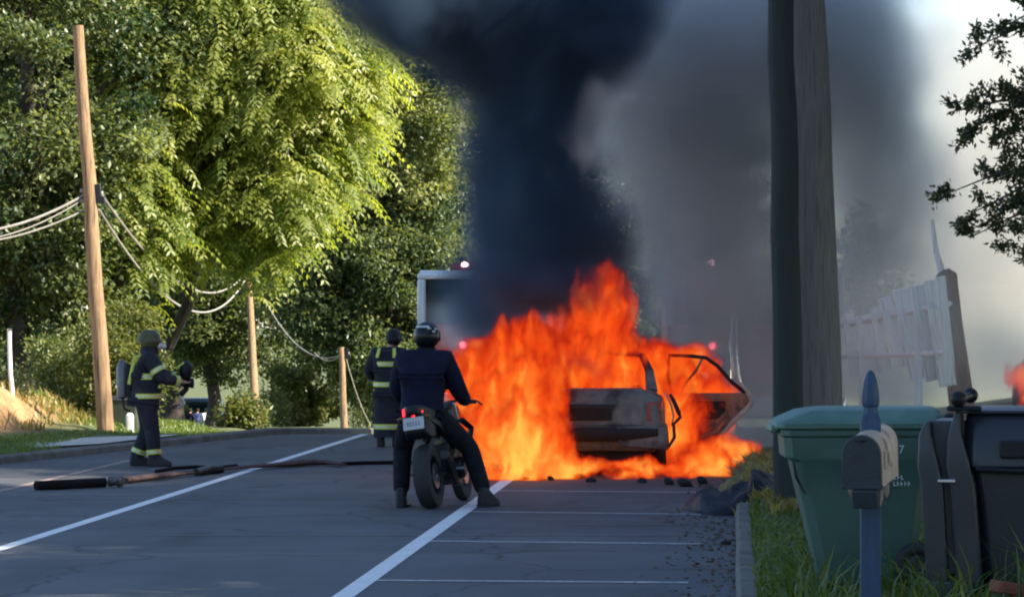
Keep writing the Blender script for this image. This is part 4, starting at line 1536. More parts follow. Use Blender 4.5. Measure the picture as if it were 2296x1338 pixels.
RD = tag(empty('person', BK.location, rot=(0, 0, R(-8))), 'rider in dark navy jacket and black helmet astride the motorcycle, both feet down', 'person')
J = dict(pelvis=(-.01, .30, .98), chest=(-.02, .42, 1.40), neck=(-.02, .50, 1.56), head=(-.02, .53, 1.68),
         shL=(-.235, .44, 1.46), elL=(-.34, .56, 1.15), wrL=(-.31, .90, 1.03), shR=(.205, .44, 1.46), elR=(.31, .56, 1.15), wrR=(.31, .90, 1.03),
         hipL=(-.13, .30, .92), knL=(-.35, .56, .56), anL=(-.37, .20, .11), toL=(-.40, .38, .05), hipR=(.12, .30, .92), knR=(.33, .66, .58), anR=(.455, .36, .11), toR=(.53, .52, .05),
         hfL=(0.1, .8, -.1), hsL=(1, 0, 0), hfR=(-.1, .8, -.1), hsR=(-1, 0, 0), ground=(0, 0, .0))
for k_ in J:
    if k_[:2] not in ('hf', 'hs') and k_ != 'ground':
        x_, y_, z_ = J[k_]
        J[k_] = (x_ - .17 * min(1, max(0, (z_ - .1) / .8)), y_, z_)
HX = -.02 - .17
figure(RD, J, 1.05, M['navy_cloth'], M['black_cloth'], M['rubber'], coat_r=1.30, leg_r=1.14)
# helmet
b = MB()
b.sphere((HX, .53, 1.715), (.132, .162, .145), 22, 14)
hm = b.build('helmet', mat('helmet_black', (0.006, 0.007, 0.012), .32, var=.3, bump=0, spec=.3), RD)
b = MB()
b.loft([[(HX + math.sin(a) * .138 * k, .53 + math.cos(a) * .168 * k, z) for a in np.linspace(R(-75), R(75), 13)] for z, k in ((1.66, 1.0), (1.70, 1.01), (1.76, .98))], closed=False, caps=False)
b.build('visor', M['glass_dark'], hm)
b = MB()
b.loft([[(HX + math.cos(a) * .135 * q, .53 + math.sin(a) * .165 * q, 1.715 + z) for a in np.linspace(R(185), R(300), 10)] for z, q in ((.085, .83), (.105, .73))], closed=False, caps=False)
b.build('helmet_stripe', M['silver_trim'], hm)
b = MB()
for (ang, z, q) in ((-40, .045, .96), (-62, .075, .88), (-25, .07, .9)):
    a = R(ang)
    b.sphere((HX + math.cos(a) * .132 * q, .53 + math.sin(a) * .162 * q, 1.715 + z), (.022, .018, .012), 8, 6)
b.build('helmet_graphic', M['silver_trim'], hm)
b = MB()
b.lathe([(.085, 1.555), (.10, 1.575), (.095, 1.60), (.08, 1.60)], (HX, .505, 0), 16)
b.build('collar', M['black_cloth'], RD)
band(RD, (-.43, .48, .45), .088, .016, (0.05, .8, 1.0), m='silver_trim', silver=False, name='trouser_stripe')
for s in (-1, 1):
    b = MB()
    b.box((s * .455 if s > 0 else -.37, .50 if s > 0 else .34, .012), (.11, .26, .024), rot=(0, 0, R(-25 if s > 0 else 8)))
    b.build('boot_sole', M['black_plastic'], RD, bevel=.008)

# ------------------------------------------------------------------ fire hose across the lanes
M['hose'] = mat('canvas_hose', (0.07, 0.042, 0.038), .95, var=.3, scale=20, bump=.5, bscale=60, stretch=(1, 1, 1))
M['hose_black'] = mat('black_hose', (0.010, 0.008, 0.009), .95, spec=.15, var=.3, bump=.3)


def gp(px, py, z=0.0):
    Y = ground_y(py, z)
    return Vector(((px - 1650) / 7000 * Y, Y, z))


M['dull_alloy'] = mat('dull_alloy', (0.12, 0.11, 0.11), .55, .6, var=.3)
hz = empty('fire_hose', gp(260, 1078))
tag(hz, 'flattened reddish fire hose with a black end section lying across the road', 'hose')
o0 = Vector(hz.location)
b = MB()
b.tube([gp(80, 1088, .055) - o0, gp(130, 1086, .055) - o0, gp(235, 1081, .06) - o0], [.052, .055, .055], 14)
b.build('suction_end', M['hose_black'], hz)
b = MB()
b.lathe([(.045, -.08), (.062, -.07), (.062, -.03), (.052, -.02), (.052, .02), (.065, .03), (.065, .08), (.05, .09)], gp(258, 1078, .07) - o0, 14, 'X')
for s in (-1, 1):
    b.tube([gp(258, 1078, .07) - o0 + Vector((.04, s * .07, 0)), gp(258, 1078, .07) - o0 + Vector((.04, s * .11, .02))], .014, 6)
b.build('coupling', M['dull_alloy'], hz)
b = MB()
pts = [(275, 1076), (330, 1069), (400, 1062), (455, 1056)]
b.tube([gp(x, y, .045) - o0 for x, y in pts], [.080, .09, .07, .05], 12, flat=.42)
b.build('hose_length', M['hose'], hz)
b = MB()
b.tube([gp(440, 1058, .05) - o0, gp(470, 1053, .05) - o0, gp(500, 1052, .05) - o0], [.045, .06, .04], 10)
b.build('coupling', M['dark_metal'], hz)
b = MB()
pts = [(495, 1052), (540, 1047), (600, 1043), (640, 1040), (690, 1036), (740, 1036), (770, 1040)]
b.tube([gp(x, y, .045) - o0 for x, y in pts], [.045, .055, .065, .095, .10, .085, .045], 12, flat=.38)
b.build('hose_length', M['hose'], hz)
b = MB()
pts = [(765, 1039), (820, 1037), (880, 1036), (940, 1037), (1000, 1041), (1060, 1062), (1110, 1064)]
b.tube([gp(x, y, .025) - o0 for x, y in pts], .026, 10)
b.build('attack_line', M['hose_black'], hz)
h2 = tag(empty('fire_hose', gp(390, 1057)), 'thin dark hose loop lying behind the flattened reddish hose', 'hose')
b = MB()
b.tube([gp(x, y, .025) - Vector(h2.location) for x, y in ((350, 1056), (390, 1049), (440, 1046), (480, 1049), (530, 1043))], .022, 8)
b.build('hose_length', M['hose_black'], h2)

# ------------------------------------------------------------------ wheeled bins
M['bin_green'] = mat('green_bin_plastic', (0.036, 0.092, 0.072), .5, var=.14, scale=2.5, bump=.12, bscale=140, spots=(0.05, 0.10, 0.075), spot_at=0.70, spot_scale=5)
M['bin_lid_green'] = mat('green_lid_plastic', (0.065, 0.15, 0.115), .45, var=.18, scale=4, bump=.15, bscale=90)
M['bin_black'] = mat('black_bin_plastic', (0.012, 0.016, 0.024), .4, var=.2, scale=3, bump=.12, bscale=140)
M['bin_grey'] = mat('grey_bin_plastic', (0.032, 0.034, 0.04), .45, var=.2, scale=3, bump=.12, bscale=140)


def rr(x0, x1, y0, y1, z, c=.05):
    return [(x0 + c, y0, z), (x1 - c, y0, z), (x1, y0 + c, z), (x1, y1 - c, z), (x1 - c, y1, z), (x0 + c, y1, z), (x0, y1 - c, z), (x0, y0 + c, z)]


BX, BY = 0.30, 19.6
bz = .20
gb = empty('wheeled_bin', (BX, BY, bz), R(3))
tag(gb, 'large green wheeled refuse bin seen side-on behind the mailbox', 'bin')
b = MB()
b.loft([rr(.24, .83, 0, .52, .03, .06), rr(.17, .86, -.03, .56, .33, .06), rr(.10, .90, -.05, .60, .62, .06), rr(.06, .93, -.06, .62, .80, .05), rr(.01, .955, -.07, .63, .82, .05), rr(0, .96, -.075, .635, .955, .05), rr(-.02, .98, -.09, .65, .958, .05), rr(-.02, .98, -.09, .65, 1.0, .05)])
b.build('tub', M['bin_green'], gb, bevel=.014, segs=3)
b = MB()
b.loft([rr(-.055, .985, -.11, .67, 1.003, .06), rr(-.055, .985, -.11, .67, 1.03, .06), rr(-.03, 1.0, -.09, .65, 1.055, .06), rr(.10, .99, -.02, .58, 1.115, .08), rr(.22, .97, .06, .50, 1.135, .08)])
ld = b.build('lid', M['bin_lid_green'], gb, bevel=.012, segs=3)
b = MB()
for k in range(3):
    b.box((.48, -.112, 1.012 + k * .012), (1.0, .006, .004))
b.build('lid_ridge', M['bin_lid_green'], ld)
b = MB()
b.box((-.05, .28, 1.0), (.06, .5, .05))
b.build('lid_grip', M['bin_lid_green'], ld, bevel=.015)
b = MB()
b.tube([(1.03, -.12, 1.06), (1.03, .68, 1.06)], .022, 10)
b.sphere((1.03, -.13, 1.06), .046, 14, 10)
b.sphere((1.03, .69, 1.06), .046, 14, 10)
b.build('handle', M['black_plastic'], gb)
for y in (-.03, .55):
    b = MB()
    b.box((1.0, y, 1.03), (.10, .05, .10), rot=(0, .3, 0))
    b.build('hinge', M['bin_green'], gb, bevel=.012)
    b = MB()
    b.torus((.83, y if y > 0 else -.075, .15), .105, .04, 26, 10, 'Y', 1.1)
    w = b.build('wheel', M['rubber'], gb)
    b = MB()
    b.lathe([(.01, -.03), (.03, -.035), (.04, -.02), (.10, -.01), (.10, .02), (.01, .03)], (.83, y if y > 0 else -.075, .15), 18, 'Y')
    b.build('hub', M['bin_grey'], w)
# dark strip on the slanting front edge: shade of the stepped side as colour
b = MB()
b.tube([(.055, -.074, .80), (.075, -.07, .70), (.13, -.06, .60)], [.012, .02, .010], 8, flat=.5)
b.build('step_shade', M['soot'], gb)
# white stencilled marks, too worn to read
M['stencil'] = mat('worn_white_stencil', (0.42, 0.52, 0.48), .7, var=.25, scale=60)
def stencil_text(s, x, z, size):
    for k, ch in enumerate(s):
        cu = bpy.data.curves.new('letter', 'FONT')
        cu.body = ch
        cu.size = size
        cu.extrude = 0.0015
        tmp = bpy.data.objects.new('letter', cu)
        me = bpy.data.meshes.new_from_object(tmp)
        bpy.data.objects.remove(tmp)
        o = link_mesh('letter', me, M['stencil'], gb)
        o.location = (x + (k - len(s) / 2) * size * .62, -.0785 if z > .81 else -.068 + (.80 - z) * .06, z)
        o.rotation_euler = (PI / 2 - .05, 0, 0)
stencil_text('07', .715, .85, .075)
for r_, x0, z, n, wd in ((0, .69, .70, 3, .018), (1, .665, .66, 6, .018)):
    for k in range(n):
        b = MB()
        x = x0 + k * .023
        b.box((x, -.0615 + (.62 - z) * .06, z), (wd * .35, .004, .028))
        b.box((x + .006, -.0615 + (.62 - z) * .06, z + random.choice((-.011, 0, .011))), (wd * .6, .004, .007))
        b.build('worn_letter', M['stencil'], gb)

# black bin, turned so that its hinge side faces the camera
bb = empty('wheeled_bin', (1.34, 18.2, .30), R(-9))
tag(bb, 'black wheeled bin with round handle knobs cut off by the picture edge', 'bin')
b = MB()
b.loft([rr(.10, .78, .0, .54, .03, .05), rr(.06, .83, -.03, .57, .5, .05), rr(.03, .88, -.05, .60, .70, .05), rr(.03, .90, -.05, .61, .715, .05), rr(.0, .93, -.135, .635, .73, .06), rr(.0, .94, -.130, .64, .80, .06), rr(.0, .945, -.105, .64, .90, .06), rr(.0, .95, -.07, .645, .98, .06), rr(.0, .95, -.03, .645, 1.04, .06)])
b.build('tub', M['bin_black'], bb, bevel=.014, segs=3)
b = MB()
b.loft([rr(-.02, .98, -.06, .665, 1.042, .05), rr(-.02, .98, -.06, .665, 1.06, .05), rr(.05, .95, 0, .60, 1.075, .07)])
b.build('lid', M['bin_black'], bb, bevel=.012)
for (x, w_, z0, z1) in ((-.03, .15, .02, 1.06), (-.205, .13, .0, 1.0)):
    b = MB()
    b.loft([[(x - w_ * .1, -.09, z0), (x + w_ * .9, -.09, z0), (x + w_ * .9, .10, z0), (x - w_ * .1, .10, z0)], [(x - w_ * .35, -.12, .62), (x + w_ * .62, -.12, .62), (x + w_ * .62, .10, .62), (x - w_ * .35, .10, .62)], [(x - w_ * .5, -.14, .74), (x + w_ * .45, -.14, .74), (x + w_ * .45, .10, .74), (x - w_ * .5, .10, .74)], [(x - w_ * .45, -.13, .92), (x + w_ * .1, -.13, .92), (x + w_ * .1, .10, .92), (x - w_ * .45, .10, .92)], [(x - w_ * .15, -.10, z1), (x + w_ * .05, -.10, z1), (x + w_ * .05, .10, z1), (x - w_ * .15, .10, z1)]])
    b.build('corner_column', M['bin_grey'], bb, bevel=.02, segs=3)
b = MB()
b.loft([[(-.19, -.02, .1), (.0, -.02, .1), (.0, .5, .1), (-.19, .5, .1)], [(-.20, -.02, 1.0), (.0, -.02, 1.0), (.0, .5, 1.0), (-.20, .5, 1.0)]])
b.build('back_panel', M['bin_grey'], bb, bevel=.015)
b = MB()
b.tube([(-.03, -.13, 1.13), (-.03, .68, 1.13)], .022, 10)
b.sphere((-.03, -.15, 1.13), .047, 14, 10)
b.sphere((-.03, .70, 1.13), .047, 14, 10)
b.build('handle', M['black_plastic'], bb)
b = MB()
b.box((.0, -.10, 1.075), (.20, .08, .03))
b.build('hinge', M['black_plastic'], bb, bevel=.01)
b = MB()
b.box((-.10, -.135, .655), (.10, .03, .022))
b.build('latch', M['steel'], bb, bevel=.006)
b = MB()
b.box((-.09, -.10, .02), (.28, .10, .11))
b.build('foot', M['bin_grey'], bb, bevel=.012)
b = MB()
b.box((.29, -.135, .84), (.16, .06, .10))
b.build('label_box', M['black_plastic'], bb, bevel=.01)
b = MB()
b.box((.42, -.125, .86), (.09, .03, .12))
b.build('yellow_sticker', mat('yellow_sticker', (.42, .30, .03), .6, var=.1), bb, bevel=.003)
b = MB()
b.tube([(.07, -.135, .725), (.3, -.14, .715), (.55, -.135, .715)], .018, 8)
b.build('rim_ledge', M['black_plastic'], bb)
b = MB()
b.torus((.88, -.02, .12), .10, .035, 24, 8, 'Y')
b.build('wheel', M['rubber'], bb)
# bricks lying at the bottom right corner
M['brick'] = mat('red_clay_brick', (0.22, 0.07, 0.045), .9, var=.25, scale=14, bump=.4)
for i, (px, py, a) in enumerate(((2262, 1330, 30), (2310, 1335, -40))):
    q = at(px, py, 17.2)
    b = MB()
    b.box((0, 0, .03), (.20, .10, .065), rot=(0, R(10 if i == 0 else -6), R(a)))
    o = b.build('brick', M['brick'], bevel=.006, loc=(q.x, q.y, q.z))
    tag(o, ('red clay brick lying tilted under the black bin', 'red clay brick at the very corner beside its fellow')[i], 'brick', 'loose bricks under the black bin')

# ------------------------------------------------------------------ mailbox on its pointed post
MX = at(1952, 1200, 17.0)
mz = gz(MX.x, 17.0)
mp_ = empty('mailbox_post', (MX.x, 17.0, mz))
tag(mp_, 'dark blue square post with carved pointed finial carrying the mailbox', 'post')
M['post_blue'] = mat('blue_post_paint', (0.012, 0.045, 0.10), .55, var=.3, scale=7, bump=.3, bscale=50, stretch=(4, 4, .5), spots=(0.03, 0.05, 0.07), spot_at=.66)
top = at(1942, 830, 17.0).z - mz
b = MB()
b.box((0, 0, (top - .37) / 2 - .1), (.112, .112, top - .37 + .2))
b.build('shaft', M['post_blue'], mp_, bevel=.006)
def sq(w, z): return [(-w + .008, -w, z), (w - .008, -w, z), (w, -w + .008, z), (w, w - .008, z), (w - .008, w, z), (-w + .008, w, z), (-w, w - .008, z), (-w, -w + .008, z)]
def rd(r, z): return [(math.cos(R(-112.5 + 45 * j)) * r, math.sin(R(-112.5 + 45 * j)) * r, z) for j in range(8)]
b = MB()
z1 = top - .37
b.loft([sq(.056, z1 + .001), sq(.054, z1 + .10), rd(.044, z1 + .135), rd(.040, z1 + .17), rd(.046, z1 + .175), rd(.052, z1 + .20), rd(.050, z1 + .24), rd(.038, z1 + .31), rd(.022, z1 + .355), rd(.010, z1 + .37)])
b.build('finial', M['post_blue'], mp_, smooth=30)
mb_ = empty('mailbox', (at(1934, 1094, 16.75).x, 16.75, at(1934, 1094, 16.75).z), rot=(R(6), 0, R(-14)))
tag(mb_, 'weathered tan mailbox with dark closed door fixed to the blue post', 'mailbox')
M['mail_tan'] = mat('weathered_mailbox_tin', (0.50, 0.40, 0.32), .6, .15, var=.25, scale=6, bump=.2, bscale=40, spots=(0.20, 0.14, 0.11), spot_at=.60, spot_scale=7)
M['mail_dark'] = mat('mailbox_door_paint', (0.018, 0.026, 0.036), .55, var=.3, scale=8, bump=.15, bscale=50)
def arch(w, h, y, n=10):
    r = w
    return [(-w, y, 0), (-w, y, h - r)] + [(-math.cos(PI * k / n) * r, y, h - r + math.sin(PI * k / n) * r) for k in range(1, n)] + [(w, y, h - r), (w, y, 0)]
b = MB()
b.loft([arch(.103, .285, 0), arch(.104, .287, .02), arch(.103, .285, .03), arch(.103, .285, .46), arch(.105, .289, .47), arch(.103, .285, .48)])
b.build('shell', M['mail_tan'], mb_, smooth=40)
b = MB()
b.loft([arch(.107, .29, -.022), arch(.107, .29, .012)])
dr = b.build('door', M['mail_dark'], mb_, bevel=.006)
b = MB()
b.tube([(-.03, -.03, .262), (0, -.045, .262), (.03, -.03, .262)], .006, 6)
b.build('door_pull', M['dark_metal'], dr)
b = MB()
b.box((0, -.012, .008), (.225, .035, .02))
b.build('hinge_strip', M['mail_dark'], dr, bevel=.004)
b = MB()
b.box((0.02, .16, -.055), (.13, .40, .10), taper=(1.1, 1.1))
b.build('bracket', M['mail_dark'], mb_, bevel=.006)
for k, (x, y, h) in enumerate(((.085, .03, .10), (.10, .12, .07), (-.07, .02, .06))):
    b = MB()
    b.loft([[(x - .02, y, 0), (x + .02, y, 0), (x + .02, y + .01, 0), (x - .02, y + .01, 0)], [(x - .012, y + .004, -h * .6), (x + .018, y + .003, -h * .6), (x + .018, y + .013, -h * .6), (x - .012, y + .014, -h * .6)], [(x - .002, y + .01, -h), (x + .006, y + .01, -h), (x + .006, y + .016, -h), (x - .002, y + .016, -h)]])
    b.build('peeling_flap', M['mail_tan'], mb_, bevel=.002)
b = MB()
b.box((.109, .10, .14), (.008, .03, .10))
b.build('flag', M['mail_tan'], mb_, bevel=.002)

# ------------------------------------------------------------------ crumpled tarp on the kerb
def heap(name, c, sx, sy, h, m, label, cat, seed, rz=0, n=46, sharp=1.0):
    vs_, fs = [], []
    for j in range(n):
        for i in range(n):
            u, v = i / (n - 1) * 2 - 1, j / (n - 1) * 2 - 1
            r = math.sqrt(u * u + v * v)
            q = Vector((u * 2.2 + seed, v * 2.2, seed))
            k = max(0, 1 - r ** 2.2)
            crump = mnoise.noise(q * .8) * .5 + mnoise.noise(q * 1.9) * .25 * sharp
            z = h * (k ** .7) * (.6 + crump) + .12 * h * k * abs(mnoise.noise(q * 3.4)) - .10 * h * k * abs(mnoise.noise(q * 2.3)) if r < 1 else -.02
            e = 1 + .25 * mnoise.noise(Vector((u * 1.5, v * 1.5, seed + 5)))
            x, y = u * sx * e, v * sy * e
            gx = c[0] + x
            base = (terrain(gx, c[1] + y) if gx > 0.0 else 0.0) - c[2]
            vs_.append((x, y, max(z, -.02) + max(base, 0)))
    fs = [(j * n + i, j * n + i + 1, (j + 1) * n + i + 1, (j + 1) * n + i) for j in range(n - 1) for i in range(n - 1)]
    me = bpy.data.meshes.new(name)
    me.from_pydata(vs_, [], fs)
    me.polygons.foreach_set('use_smooth', [True] * len(me.polygons))
    o = link_mesh(name, me, m, loc=c)
    s = o.modifiers.new('thick', 'SOLIDIFY')
    s.thickness = .012
    o.rotation_euler = (0, 0, rz)
    return tag(o, label, cat)


M['tarp'] = mat('dark_tarp', (0.006, 0.009, 0.016), .55, var=.5, scale=7, bump=.8, bscale=14, spec=.25)
heap('tarp', (.03, 31.0, .0), .56, 1.1, .46, M['tarp'], 'crumpled dark plastic tarp dumped over the kerb beside the poles', 'tarp', 4.2, 0, sharp=.45)
M['straw'] = mat('straw_mound', (0.17, 0.135, 0.055), .95, var=.45, scale=14, bump=.8, bscale=40)
heap('straw_heap', (.22, 34.6, .05), .36, .9, .22, M['straw'], 'low mound of dry yellowish grass on the kerb behind the tarp', 'mound', 9.1)
b = MB()
for (px, py) in ((1712, 1160), (1722, 1163), (1733, 1158)):
    q = at(px, py, 29.2) - at(1712, 1160, 29.2)
    b.sphere(q, (.035, .03, .025), 7, 5, rot=(random.random(), random.random(), 0))
q = at(1712, 1163, 29.2)
tag(b.build('litter', M['white_plastic'], loc=(q.x, q.y, gz(q.x, 29.2) + .03)), 'crumpled white scrap of litter in the grass by the poles', 'litter')
# burnt lumps on the road under and around the car
for i, (px, py, s) in enumerate(((1500, 1086, .09), (1535, 1090, .12), (1575, 1084, .10), (1300, 1072, .08), (1325, 1080, .07), (1235, 1076, .06), (1180, 1076, .05), (1440, 1082, .06), (1628, 1220, .05))):
    q = gp(px, py)
    b = MB()
    b.sphere((0, 0, s * .3), (s, s * .8, s * .45), 9, 6, rot=(random.random(), 0, random.random() * 3))
    o = b.build('burnt_lump', M['soot'], loc=q)
    tag(o, ('charred lump just below the open car door', 'largest charred lump below the hanging door', 'charred lump at the kerb end of the flames', 'charred lump under the middle of the bumper', 'small charred lump under the bumper', 'charred lump left of the bumper in the flames', 'smallest charred lump near the white lane line', 'charred lump under the torn bumper corner', 'small dark crushed scrap in the gutter litter')[i], 'debris', 'charred debris around the car' if i < 8 else None)

# ------------------------------------------------------------------ far left odds and ends
q = at(282, 980, 52)
t = tag(empty('refuse_bin', (q.x, 52, q.z)), 'dark green bin standing behind the foot of the tall sunlit pole', 'bin')
b = MB()
b.loft([rr(-.20, .20, -.2, .25, 0, .03), rr(-.25, .25, -.25, .3, .62, .03)])
b.build('tub', mat('dull_green_bin', (0.05, 0.065, 0.04), .6), t, bevel=.01)
b = MB()
b.loft([rr(-.27, .27, -.27, .32, .622, .03), rr(-.22, .22, -.2, .28, .69, .03)])
b.build('lid', M['bin_grey'], t, bevel=.01)
q = at(291, 980, 51.2)
t = tag(empty('marker_post', (q.x, 51.2, q.z)), 'short white marker post between the dark green bin and the firefighter', 'post')
b = MB()
b.loft([rr(-.06, .06, -.06, .06, -.1, .02), rr(-.06, .06, -.06, .06, .36, .02), rr(-.03, .03, -.03, .03, .40, .01)])
b.build('shaft', M['white_plastic'], t, bevel=.01)
q = at(445, 985, 112)
t = tag(empty('parked_van', (at(440, 0, 124).x, 124, at(440, 1000, 124).z), R(6)), 'dark van with a pale roof line parked behind the far people', 'van')
b = MB()
b.loft([rr(-.95, .95, 0, 4, .3, .1), rr(-1.0, 1.0, 0, 4.2, 1.1, .15), rr(-.85, .85, .15, 3.6, 1.75, .2), rr(-.75, .75, .3, 3.4, 1.85, .2)])
b.build('body', mat('dark_van_paint', (0.02, 0.026, 0.028), .35, bump=.02), t, bevel=.03)
b = MB()
b.box((0, .06, 1.40), (1.5, .06, .45), rot=(-.22, 0, 0))
b.build('rear_window', M['glass_dark'], t)
b = MB()
b.box((0, .5, 1.875), (1.5, .08, .04))
b.build('roof_rack', M['steel'], t)
for s in (-1, 1):
    for y in (.8, 3.2):
        b = MB()
        b.torus((s * .88, y, .32), .23, .09, 20, 8, 'X')
        b.build('wheel', M['rubber'], t)
# ------------------------------------------------------------------ fire and smoke: real volumes on voxel grids
class F:
    """tiny expression builder over geometry-node math"""
    nt = None
    def __init__(self, s): self.s = s
    @staticmethod
    def m(op, *a, clamp=False):
        n = F.nt.nodes.new('ShaderNodeMath')
        n.operation = op
        n.use_clamp = clamp
        for i, x in enumerate(a):
            if isinstance(x, F): F.nt.links.new(x.s, n.inputs[i])
            else: n.inputs[i].default_value = x
        return F(n.outputs[0])
    def __add__(s, o): return F.m('ADD', s, o)
    def __radd__(s, o): return F.m('ADD', o, s)
    def __sub__(s, o): return F.m('SUBTRACT', s, o)
    def __rsub__(s, o): return F.m('SUBTRACT', o, s)
    def __mul__(s, o): return F.m('MULTIPLY', s, o)
    def __rmul__(s, o): return F.m('MULTIPLY', o, s)
    def max(s, o): return F.m('MAXIMUM', s, o)
    def min(s, o): return F.m('MINIMUM', s, o)
    def clamp(s): return F.m('ADD', s, 0.0, clamp=True)
    def exp(s): return F.m('EXPONENT', s)


def vec(op, a, b=None):
    n = F.nt.nodes.new('ShaderNodeVectorMath')
    n.operation = op
    for i, x in enumerate((a, b)):
        if x is None: continue
        if isinstance(x, tuple): n.inputs[i].default_value = x
        else: F.nt.links.new(x, n.inputs[i])
    return n.outputs[1] if op in ('DOT_PRODUCT', 'LENGTH') else n.outputs[0]


def gnoise(p, scale, stretch=(1, 1, 1), detail=3, rough=.55, off=(0, 0, 0), color=False):
    q = vec('ADD', vec('MULTIPLY', p, stretch), off)
    n = F.nt.nodes.new('ShaderNodeTexNoise')
    n.inputs['Scale'].default_value = scale
    n.inputs['Detail'].default_value = detail
    n.inputs['Roughness'].default_value = rough
    F.nt.links.new(q, n.inputs['Vector'])
    return n.outputs['Color'] if color else F(n.outputs[0])


def blob(p, c, r):
    d = vec('MULTIPLY', vec('SUBTRACT', p, tuple(c)), (1 / r[0], 1 / r[1], 1 / r[2]))
    return (F(vec('DOT_PRODUCT', d, d)) * -1.0).exp()


def volume(name, lo, hi, vox, field, m, label, cat):
    """field(position) -> density on a voxel grid between lo and hi"""
    me = bpy.data.meshes.new(name)
    me.from_pydata([], [], [])
    o = link_mesh(name, me, m)
    nt = bpy.data.node_groups.new(name, 'GeometryNodeTree')
    nt.interface.new_socket('Geometry', in_out='INPUT', socket_type='NodeSocketGeometry')
    nt.interface.new_socket('Geometry', in_out='OUTPUT', socket_type='NodeSocketGeometry')
    F.nt = nt
    out = nt.nodes.new('NodeGroupOutput')
    vc = nt.nodes.new('GeometryNodeVolumeCube')
    vc.inputs['Min'].default_value = lo
    vc.inputs['Max'].default_value = hi
    for k, i in (('X', 0), ('Y', 1), ('Z', 2)):
        vc.inputs['Resolution ' + k].default_value = max(2, int((hi[i] - lo[i]) / vox))
    pos = nt.nodes.new('GeometryNodeInputPosition').outputs[0]
    nt.links.new(field(pos).s, vc.inputs['Density'])
    sm = nt.nodes.new('GeometryNodeSetMaterial')
    sm.inputs['Material'].default_value = m
    nt.links.new(vc.outputs[0], sm.inputs[0])
    nt.links.new(sm.outputs[0], out.inputs[0])
    o.modifiers.new('volume', 'NODES').node_group = nt
    return tag(o, label, cat, kind='stuff')


def vol_mat(name, color, k, g=0.2, step=1.0, absorb=None):
    m = bpy.data.materials.new(name)
    m.use_nodes = True
    n, l = m.node_tree.nodes, m.node_tree.links
    n.remove(n['Principled BSDF'])
    a = n.new('ShaderNodeAttribute')
    a.attribute_name = 'density'
    mu = n.new('ShaderNodeMath')
    mu.operation = 'MULTIPLY'
    mu.inputs[1].default_value = k
    l.new(a.outputs['Fac'], mu.inputs[0])
    p = n.new('ShaderNodeVolumePrincipled')
    p.inputs['Density Attribute'].default_value = ''
    p.inputs['Color'].default_value = (*color, 1)
    p.inputs['Anisotropy'].default_value = g
    l.new(mu.outputs[0], p.inputs['Density'])
    if absorb: p.inputs['Absorption Color'].default_value = (*absorb, 1)
    l.new(p.outputs[0], n['Material Output'].inputs['Volume'])
    m.cycles.volume_step_rate = step
    return m


def fire_mat(name, k, strength, step=1.0):
    m = vol_mat(name, (0.02, 0.01, 0.006), k, 0, step)
    n, l = m.node_tree.nodes, m.node_tree.links
    p = [x for x in n if x.type == 'PRINCIPLED_VOLUME'][0]
    a = [x for x in n if x.type == 'ATTRIBUTE'][0]
    cr = n.new('ShaderNodeValToRGB')
    e = cr.color_ramp.elements
    e[0].position, e[0].color = 0.05, (0.12, 0.004, 0.002, 1)
    e[1].position, e[1].color = 1.0, (1.5, 0.70, 0.11, 1)
    for pos, c in ((0.22, (0.62, 0.022, 0.004, 1)), (0.45, (1.0, 0.10, 0.009, 1)), (0.72, (1.15, 0.22, 0.018, 1))):
        x = e.new(pos)
        x.color = c
    ml = n.new('ShaderNodeMath')
    ml.operation = 'MULTIPLY'
    ml.use_clamp = True
    ml.inputs[1].default_value = 3.0
    l.new(a.outputs['Fac'], ml.inputs[0])
    mk = [x for x in n if x.type == 'MATH' and x != ml][0]
    l.new(ml.outputs[0], mk.inputs[0])
    l.new(a.outputs['Fac'], cr.inputs[0])
    l.new(cr.outputs[0], p.inputs['Emission Color'])
    mu = n.new('ShaderNodeMath')
    mu.operation = 'MULTIPLY'
    l.new(ml.outputs[0], mu.inputs[0])
    mu.inputs[1].default_value = k * strength
    l.new(mu.outputs[0], p.inputs['Emission Strength'])
    return m


def wp(px, py, Y): return tuple(at(px, py, Y))


def flames_field(blobs, cut, amp, sc=3.0, warp=.35):
    def f(p):
        w = gnoise(p, 1.5, (1, 1, .55), 3, .5, (3, 7, 1), True)
        q = vec('ADD', p, vec('MULTIPLY', vec('SUBTRACT', w, (.5, .5, .5)), (warp * 2, warp * 2, warp * 2.4)))
        w2 = gnoise(q, 4.2, (1, 1, .6), 3, .55, (8, 2, 6), True)
        q = vec('ADD', q, vec('MULTIPLY', vec('SUBTRACT', w2, (.5, .5, .5)), (.30, .30, .22)))
        e = None
        for (c, r, a) in blobs:
            b = blob(q, c, r) * a
            e = b if e is None else e + b
        n = gnoise(q, sc, (1, 1, .30), 5, .6, (11, 2, 5))
        n2 = gnoise(q, sc * 2.9, (1, 1, .25), 4, .65, (1, 9, 2))
        n3 = gnoise(q, sc * 1.25, (1.3, 1.3, .38), 5, .58, (7, 3, 8))
        n0 = gnoise(q, 1.15, (1, 1, .6), 2, .5, (4, 4, 2))
        z = F(vec('DOT_PRODUCT', p, (0, 0, 1)))
        ec = e.min(1.3)
        body = ((ec + ((n - .5) * amp + (n2 - .5) * (amp * .60) + (n0 - .5) * (amp * .5)) * (ec * 2.0).min(1.0) - cut) * 1.7).clamp()
        T = (0.56 + (n3 - .5) * 2.0 + (n - .5) * 1.8 + (n2 - .5) * .9 - (z - .6) * .20 + (.45 - z).max(0.0) * .7 + blob(q, wp(1150, 990, 37.2), (.6, 1.2, .6)) * .35).clamp()
        return body * (0.12 + 0.88 * T)
    return f


